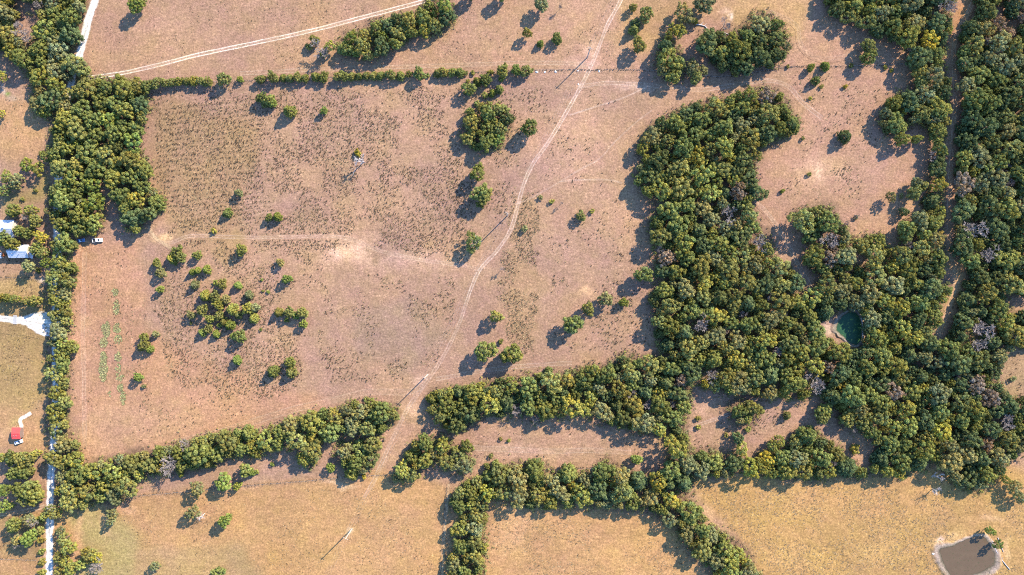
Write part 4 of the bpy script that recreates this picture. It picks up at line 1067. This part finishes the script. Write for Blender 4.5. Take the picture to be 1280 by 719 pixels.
# ------------------------------------------------------------------ vehicles
def wheels(t, L, Wd, r=.38):
    w_m = MB().disc((0, 0, 0), (0, 1, 0), r, .26, 16).mesh('tyre'); w_m.materials.append(M['rubber'])
    r_m = MB().disc((0, 0, 0), (0, 1, 0), r * .6, .28, 12).mesh('rim'); r_m.materials.append(M['steel'])
    for x in (-L * .30, L * .31):
        for s in (-1, 1):
            q = link('wheel', None, None, t, (x, s * (Wd / 2 - .12), r))
            link('tyre', w_m, None, q); link('rim', r_m, None, q)
def pickup(loc, rz, label, paint):
    t = thing('pickup_truck', label, 'truck', loc, rz)
    L, Wd = 5.7, 1.98; h = Wd / 2
    prof = [(-2.85, .42), (2.8, .42), (2.85, .75), (2.75, 1.02), (1.35, 1.12), (-.75, 1.12), (-.75, .72), (-2.72, .72), (-2.72, 1.08), (-2.85, 1.08)]
    b = MB().prism(prof[:7] + [(-2.85, .72)], -h, h)
    b.box(-2.85, -.75, -h, -h + .1, .73, 1.1).box(-2.85, -.75, h - .1, h, .73, 1.1).box(-2.85, -2.75, -h + .1, h - .1, .73, 1.1)
    b.build('body', paint, t)
    cb = MB().prism([(1.15, 1.125), (.45, 1.72), (-.55, 1.75), (-.74, 1.125)], -h + .12, h - .12).build('cabin', paint, t)
    MB().raw([(1.16, -.8, 1.16), (1.16, .8, 1.16), (.50, .72, 1.72), (.50, -.72, 1.72)], [(0, 1, 2, 3)]).build('windscreen', M['glass'], cb)
    MB().raw([(-.74, -.7, 1.2), (-.74, .7, 1.2), (-.58, .66, 1.70), (-.58, -.66, 1.70)], [(3, 2, 1, 0)]).build('rear_window', M['glass'], cb)
    for s in (-1, 1):
        MB().box(-.45, .6, s * (h - .12) - .012, s * (h - .12) + .012, 1.2, 1.6).build('side_window', M['glass'], cb)
        MB().box(2.74, 2.86, s * .72 - .16, s * .72 + .16, .72, .92).build('headlight', M['chrome'], t)
    MB().box(-2.7, -.8, -h + .12, h - .12, .725, .74).build('bed_liner', M['rubber'], t)
    wheels(t, L, Wd)
    return t
def sedan(loc, rz, label, paint):
    t = thing('parked_car', label, 'car', loc, rz)
    h = .9
    MB().prism([(-2.3, .35), (2.25, .35), (2.35, .6), (2.2, .82), (1.0, .95), (-1.5, .98), (-2.3, .92), (-2.36, .6)], -h, h).build('body', paint, t)
    cb = MB().prism([(.95, .95), (.2, 1.42), (-.95, 1.44), (-1.75, .98)], -h + .1, h - .1).build('cabin', paint, t)
    MB().raw([(.96, -.72, .985), (.96, .72, .985), (.25, .66, 1.42), (.25, -.66, 1.42)], [(0, 1, 2, 3)]).build('windscreen', M['glass'], cb)
    MB().raw([(-1.72, -.68, 1.03), (-1.72, .68, 1.03), (-1.0, .64, 1.45), (-1.0, -.64, 1.45)], [(3, 2, 1, 0)]).build('rear_window', M['glass'], cb)
    for s in (-1, 1):
        MB().box(-1.0, .35, s * (h - .1) - .012, s * (h - .1) + .012, 1.0, 1.32).build('side_window', M['glass'], cb)
        MB().box(2.2, 2.36, s * .62 - .17, s * .62 + .17, .58, .74).build('headlight', M['chrome'], t)
    wheels(t, 4.6, 1.8, .33)
    return t
pickup(W(123, 300.5), radians(4), 'white pickup truck parked at the lower edge of the dense grove', M['white_paint'])
sedan(W(102, 301), radians(8), 'blue car in the shade under the dense grove', M['blue_paint'])
sedan(W(24.5, 552.3), radians(20), 'silver car parked below the red roofed shed', M['silver_paint'])

# ------------------------------------------------------------------ rocks and logs
def rock_mesh(seed, sx, sy, sz):
    rg = np.random.default_rng(seed)
    V, F = [], []
    n, m = 9, 5
    for j in range(m):
        ph = j / (m - 1) * pi / 2
        for i in range(n):
            th = 2 * pi * i / n; q = 1 + rg.uniform(-.22, .22)
            V.append((cos(th) * cos(ph) * sx * q, sin(th) * cos(ph) * sy * q, sin(ph) * sz * (1 + rg.uniform(-.1, .1)) - .05))
    for j in range(m - 1):
        for i in range(n):
            a_, b_ = j * n + i, j * n + (i + 1) % n
            F.append((a_, b_, b_ + n, a_ + n))
    me = mesh_np('rock', V, F); me.materials.append(M['rock']); return me
for i, (x, y, s, lab) in enumerate([(671, 90, 1.2, 'white limestone rock on the top fence line, left of three'), (681, 90, 1.0, 'white limestone rock on the top fence line, middle of three'), (694.5, 89.7, 1.1, 'white limestone rock on the top fence line, right of three'),
                                    (722, 88.5, .8, 'small white rock under the top fence beside the track'), (749, 89, .9, 'small white rock under the top fence right of the track'), (723, 105.5, .8, 'small white rock at the track below the top fence'), (1166.5, 692, 1.5, 'grey boulder on the left bank of the brown pond')]):
    link('rock', rock_mesh(i, s * .7, s * .5, s * .35), None, None, W(x, y), i * 1.1, label=lab, category='rock', group='pale rocks')
def log(pts, r, label, side=()):
    p0 = Vector(W(*pts[0][:2]))
    mb = MB().tube([Vector(W(x, y, r * .8)) - p0 for x, y in pts], [r * (1 - .5 * i / len(pts)) for i in range(len(pts))], 7)
    t = thing('fallen_log', label, 'log', p0, 0, 'fallen logs')
    mb.build('log_trunk', M['dead'], t)
    for a_, b_ in side:
        MB().tube([Vector(W(*a_, r)) - p0, Vector(W(*b_, r * 1.6)) - p0], [r * .45, r * .2], 5).build('branch', M['dead'], t)
log([(870, 31), (876, 31.5), (881, 33), (884, 36)], .35, 'pale fallen log above the wide clump', [((876, 31), (879, 28)), ((880, 33), (883, 30))])
log([(1240, 676), (1245, 689), (1252, 700), (1262, 712)], .28, 'long pale log on the right bank of the brown pond', [((1245, 689), (1249, 688)), ((1252, 700), (1253, 696))])
log([(1247, 672), (1251, 682), (1254, 690)], .2, 'short pale log above the right bank of the brown pond')
log([(1076.5, 394), (1078, 410), (1078.5, 432)], .32, 'grey log along the right bank of the green pond')
log([(447, 209), (443, 214), (441, 219)], .13, 'broken limb on the ground below the dead pasture tree', [((442, 211), (437, 212))])
log([(903, 40), (912, 44), (921, 47)], .2, 'thin pale log beside the wide clump')

# ------------------------------------------------------------------ tufts of dry grass and weeds over the fields
ZONES = [  # polygon, tufts per pixel^2, share of dark tufts, size, clustering
    ([(190, 118), (330, 112), (560, 108), (560, 170), (420, 185), (330, 200), (320, 300), (215, 298), (195, 240)], .050, .62, .40, .30),
    ([(185, 112), (330, 105), (330, 290), (210, 295)], .034, .60, .40, .18),
    ([(330, 190), (560, 180), (600, 230), (585, 330), (520, 322), (330, 296)], .050, .68, .40, .36),
    ([(215, 300), (330, 298), (420, 300), (415, 380), (400, 470), (330, 500), (220, 480), (190, 380)], .055, .62, .40, .34),
    ([(400, 350), (570, 340), (560, 440), (520, 480), (420, 500), (380, 480), (395, 420)], .035, .6, .42, .44),
    ([(560, 110), (700, 110), (680, 170), (640, 260), (600, 330), (560, 250), (560, 190)], .026, .6, .42, .45),
    ([(643, 240), (672, 240), (674, 330), (670, 445), (642, 445), (620, 360)], .09, .25, .42, .30),
    ([(700, 110), (800, 120), (790, 240), (810, 360), (690, 330), (660, 240), (690, 170)], .012, .75, .42, .50),
    ([(690, 345), (815, 345), (820, 440), (760, 450), (690, 450)], .016, .7, .5, .47),
    ([(985, 85), (1110, 85), (1095, 160), (1120, 230), (1060, 250), (975, 240), (1000, 170)], .012, .6, .42, .47),
    ([(1010, 205), (1060, 195), (1065, 235), (1015, 240)], .06, .35, .38, .40),
    ([(850, 505), (1000, 500), (1030, 520), (980, 550), (860, 565)], .022, .6, .42, .42),
    ([(580, 535), (830, 545), (825, 588), (600, 582)], .010, .6, .42, .48),
    ([(88, 310), (190, 300), (190, 500), (110, 560), (88, 450)], .012, .55, .38, .48),
    ([(110, 500), (330, 490), (300, 530), (115, 565)], .012, .6, .38, .49),
    ([(120, 0), (660, 0), (600, 80), (300, 88), (115, 92)], .016, .35, .30, .45),
    ([(660, 0), (840, 0), (820, 60), (800, 85), (600, 85)], .012, .4, .32, .47),
    ([(870, 600), (1280, 590), (1280, 719), (960, 719)], .034, .0, .36, .36),
    ([(80, 640), (480, 605), (556, 615), (550, 719), (80, 719)], .014, .25, .34, .44),
    ([(615, 640), (860, 650), (930, 719), (612, 719)], .030, .08, .34, .40),
    ([(0, 350), (60, 350), (60, 515), (0, 515)], .030, .30, .36, .42),
    ([(0, 120), (60, 125), (60, 200), (0, 200)], .02, .3, .36, .45),
    ([(0, 225), (62, 215), (62, 340), (0, 340)], .03, .5, .4, .40),
    ([(0, 640), (50, 640), (50, 700), (0, 700)], .05, .5, .45, .38),
    ([(1186, 330), (1212, 335), (1200, 400), (1172, 425)], .03, .5, .4, .4), ([(1250, 440), (1280, 430), (1280, 495), (1255, 495)], .03, .5, .4, .4),
]
def scatter_tufts():
    rg = np.random.default_rng(77)
    X, Sz, Cc, Hh = [], [], [], []
    for poly, dens, dark, size, thr in ZONES:
        p = np.array(poly, float); lo, hi = p.min(0), p.max(0)
        n = int((hi[0] - lo[0]) * (hi[1] - lo[1]) * dens * 4.2)
        q = rg.uniform(lo, hi, (n, 2))
        nz = fbm(q[:, 0], q[:, 1], 34, 50, 4)
        qx = q[:, 0] + (fbm(q[:, 0], q[:, 1], 22, 81, 3) - .5) * 34; qy = q[:, 1] + (fbm(q[:, 0], q[:, 1], 22, 85, 3) - .5) * 34
        row = .5 + .5 * np.cos(2 * pi * (q[:, 1] + .12 * q[:, 0] + 3 * vnoise(q[:, 0], q[:, 1], 40, 7)) / 6.5)
        inrow = (q[:, 0] < 345) & (q[:, 1] < 300)
        keep = pip(qx, qy, poly) & (~inrow | (rg.uniform(size=n) < .25 + .75 * row)) & (rg.uniform(size=n) < ss(thr, thr + .18, nz)) & ~wood_mask(q[:, 0], q[:, 1]) & ~pip(q[:, 0], q[:, 1], [(1166, 692), (1215, 664), (1236, 664), (1252, 700), (1230, 722), (1190, 740)])
        q = q[keep]; n = len(q)
        P = wxy(q)
        for i in range(len(TRACKS)):
            if TRACKS[i][3] == 'path':
                continue
            dd = seg_dist(P, TP[i]); k = dd > TRACKS[i][4] + .9
            P = P[k]
        n = len(P)
        dk = rg.uniform(size=n) < dark
        cd = np.array((.090, .063, .038)) * rg.uniform(.7, 1.4, (n, 1)) * rg.uniform(.9, 1.1, (n, 3))
        cs = np.array((.245, .168, .090)) * rg.uniform(.6, 1.35, (n, 1)) * rg.uniform(.95, 1.05, (n, 3))
        X.append(P); Cc.append(np.where(dk[:, None], cd, cs)); Sz.append(size * .88 * rg.uniform(.55, 1.5, n) * np.where(dk, 1.05, 1.15)); Hh.append(size * rg.uniform(.7, 1.6, n) * np.where(dk, 1.0, .55))
    # taller growth under the fences
    for P in FP:
        for a_, b_ in zip(P[:-1], P[1:]):
            k = 7
            t_ = rg.uniform(size=(k, 1)); q = a_ + (b_ - a_) * t_ + rg.normal(size=(k, 2)) * .25
            X.append(q); Cc.append(np.array((.13, .095, .062)) * rg.uniform(.7, 1.4, (k, 1))); Sz.append(rg.uniform(.28, .5, k)); Hh.append(rg.uniform(.25, .55, k))
    return np.vstack(X), np.concatenate(Sz), np.vstack(Cc), np.concatenate(Hh)

def tuft_mesh(name, X, Sz, Cc, Hh, blades, seed):
    rg = np.random.default_rng(seed)
    n = len(X)
    th = rg.uniform(0, 2 * pi, (n, blades)); ln = Sz[:, None] * rg.uniform(.6, 1.2, (n, blades)); hh = Hh[:, None] * rg.uniform(.5, 1.2, (n, blades))
    wd = Sz[:, None] * .42
    dx, dy = np.cos(th), np.sin(th)
    base = np.concatenate([X, np.full((n, 1), -.02)], 1)[:, None, :]
    A = base + np.stack([-dy * wd - dx * wd * .3, dx * wd - dy * wd * .3, np.zeros_like(th)], 2)
    B = base + np.stack([dy * wd - dx * wd * .3, -dx * wd - dy * wd * .3, np.zeros_like(th)], 2)
    T = base + np.stack([dx * ln, dy * ln, hh], 2)
    V = np.stack([A, B, T], 2).reshape(-1, 3)
    C = np.repeat(np.repeat(Cc, blades, 0), 3, 0) * np.repeat(rg.uniform(.8, 1.2, (n * blades, 1)), 3, 0)
    return mesh_np(name, V, np.arange(len(V)).reshape(-1, 3), C)
X, Sz, Cc, Hh = scatter_tufts()
print('tufts', len(X))
link('grass_tufts', tuft_mesh('grass_tufts', X, Sz, Cc, Hh, 9, 5), M['tuft'], kind='stuff', label='scattered dry grass tufts and low weeds over the fields')

# grey-green weed strips in the left pasture
def weeds():
    rg = np.random.default_rng(9)
    out_ = []
    for (x, y, rx, ry, n) in [(133, 412, 5, 10, 130), (130, 428, 5, 6, 60), (129.5, 458, 5.5, 19, 240), (144, 365, 4, 5, 40), (146, 384, 4, 9, 70), (147, 410, 5, 6, 60), (148, 424, 5, 6, 35), (148, 446, 4, 6, 50), (148, 460, 4, 5, 25), (150, 470, 5, 6, 25), (151, 485, 4, 5, 40), (154, 497, 3.5, 9, 60), (138, 492, 3, 3, 8)]:
        a_ = rg.uniform(0, 2 * pi, n); r = np.sqrt(rg.uniform(size=n))
        out_.append(np.stack([x + np.cos(a_) * r * rx, y + np.sin(a_) * r * ry], 1))
    P = wxy(np.vstack(out_)); n = len(P)
    cc = np.array((.235, .220, .100)) * rg.uniform(.7, 1.25, (n, 1)) * rg.uniform(.92, 1.08, (n, 3))
    return P, rg.uniform(.45, .8, n), cc, rg.uniform(.25, .5, n)
link('weeds', tuft_mesh('weeds', *weeds(), 11, 6), M['tuft'], kind='stuff', label='grey-green weed strips in the left pasture')

# ------------------------------------------------------------------ undergrowth between the wood's trees
def undergrowth():
    rg = np.random.default_rng(31)
    Vs, Cs = [], []
    for key, wd in WOODS.items():
        p = np.array(wd['poly'], float); lo, hi = np.maximum(p.min(0), (-20, -20)), np.minimum(p.max(0), (1300, 740))
        n = int((hi[0] - lo[0]) * (hi[1] - lo[1]) * .05)
        q = rg.uniform(lo, hi, (n, 2))
        k = pip(q[:, 0], q[:, 1], wd['poly'])
        for h in wd['holes']:
            k &= ~pip(q[:, 0], q[:, 1], h)
        q = q[k]
        ed = np.roll(p, -1, 0) - p; ln = np.linalg.norm(ed, axis=1)
        ne = int(ln.sum() * .55)
        j = rg.choice(len(p), ne, p=ln / ln.sum())
        fr = p[j] + ed[j] * rg.uniform(size=(ne, 1)) + rg.normal(size=(ne, 2)) * 3.2
        nin = len(q)
        q = np.vstack([q, fr]); small = np.arange(len(q)) >= nin
        P = np.column_stack([wxy(q), small])
        for i in (0, 4, 13, 14):
            P = P[seg_dist(P[:, :2], TP[i]) > 3.5]
        for x, y, sm in P:
            m = 16 if sm else 34; r = rg.uniform(.3, .95) if sm else rg.uniform(.7, 1.9)
            u = rg.normal(size=(m, 3)); u /= np.linalg.norm(u, axis=1)[:, None]; u[:, 2] = np.abs(u[:, 2])
            pos = np.array((x, y, .25)) + u * r * rg.uniform(.7, 1.05, (m, 1)) * (1, 1, 1.35)
            nr = u + rg.normal(size=(m, 3)) * .4; nr /= np.linalg.norm(nr, axis=1)[:, None]
            V, F = leaf_quads(pos, nr, np.full(m, .2 if sm else .24), rg)
            b = np.array((.19, .135, .075)) if sm and rg.uniform() < .45 else np.array(COL[rg.choice(['green', 'olive green', 'yellow-green', 'grey-green', 'rusty brown'], p=[.3, .28, .18, .18, .06])])
            Vs.append(V); Cs.append(np.repeat(b * rg.uniform(.75, 1.2, (m, 1)), 4, 0))
    V = np.vstack(Vs)
    return mesh_np('undergrowth', V, np.arange(len(V)).reshape(-1, 4), np.vstack(Cs))
link('undergrowth', undergrowth(), M['tuft'], kind='stuff', label='low undergrowth between the trees of the woods')
print('trees', COUNT, 'long labels', [o['label'] for o in bpy.data.objects if 'label' in o and len(o['label'].split()) > 16][:5])
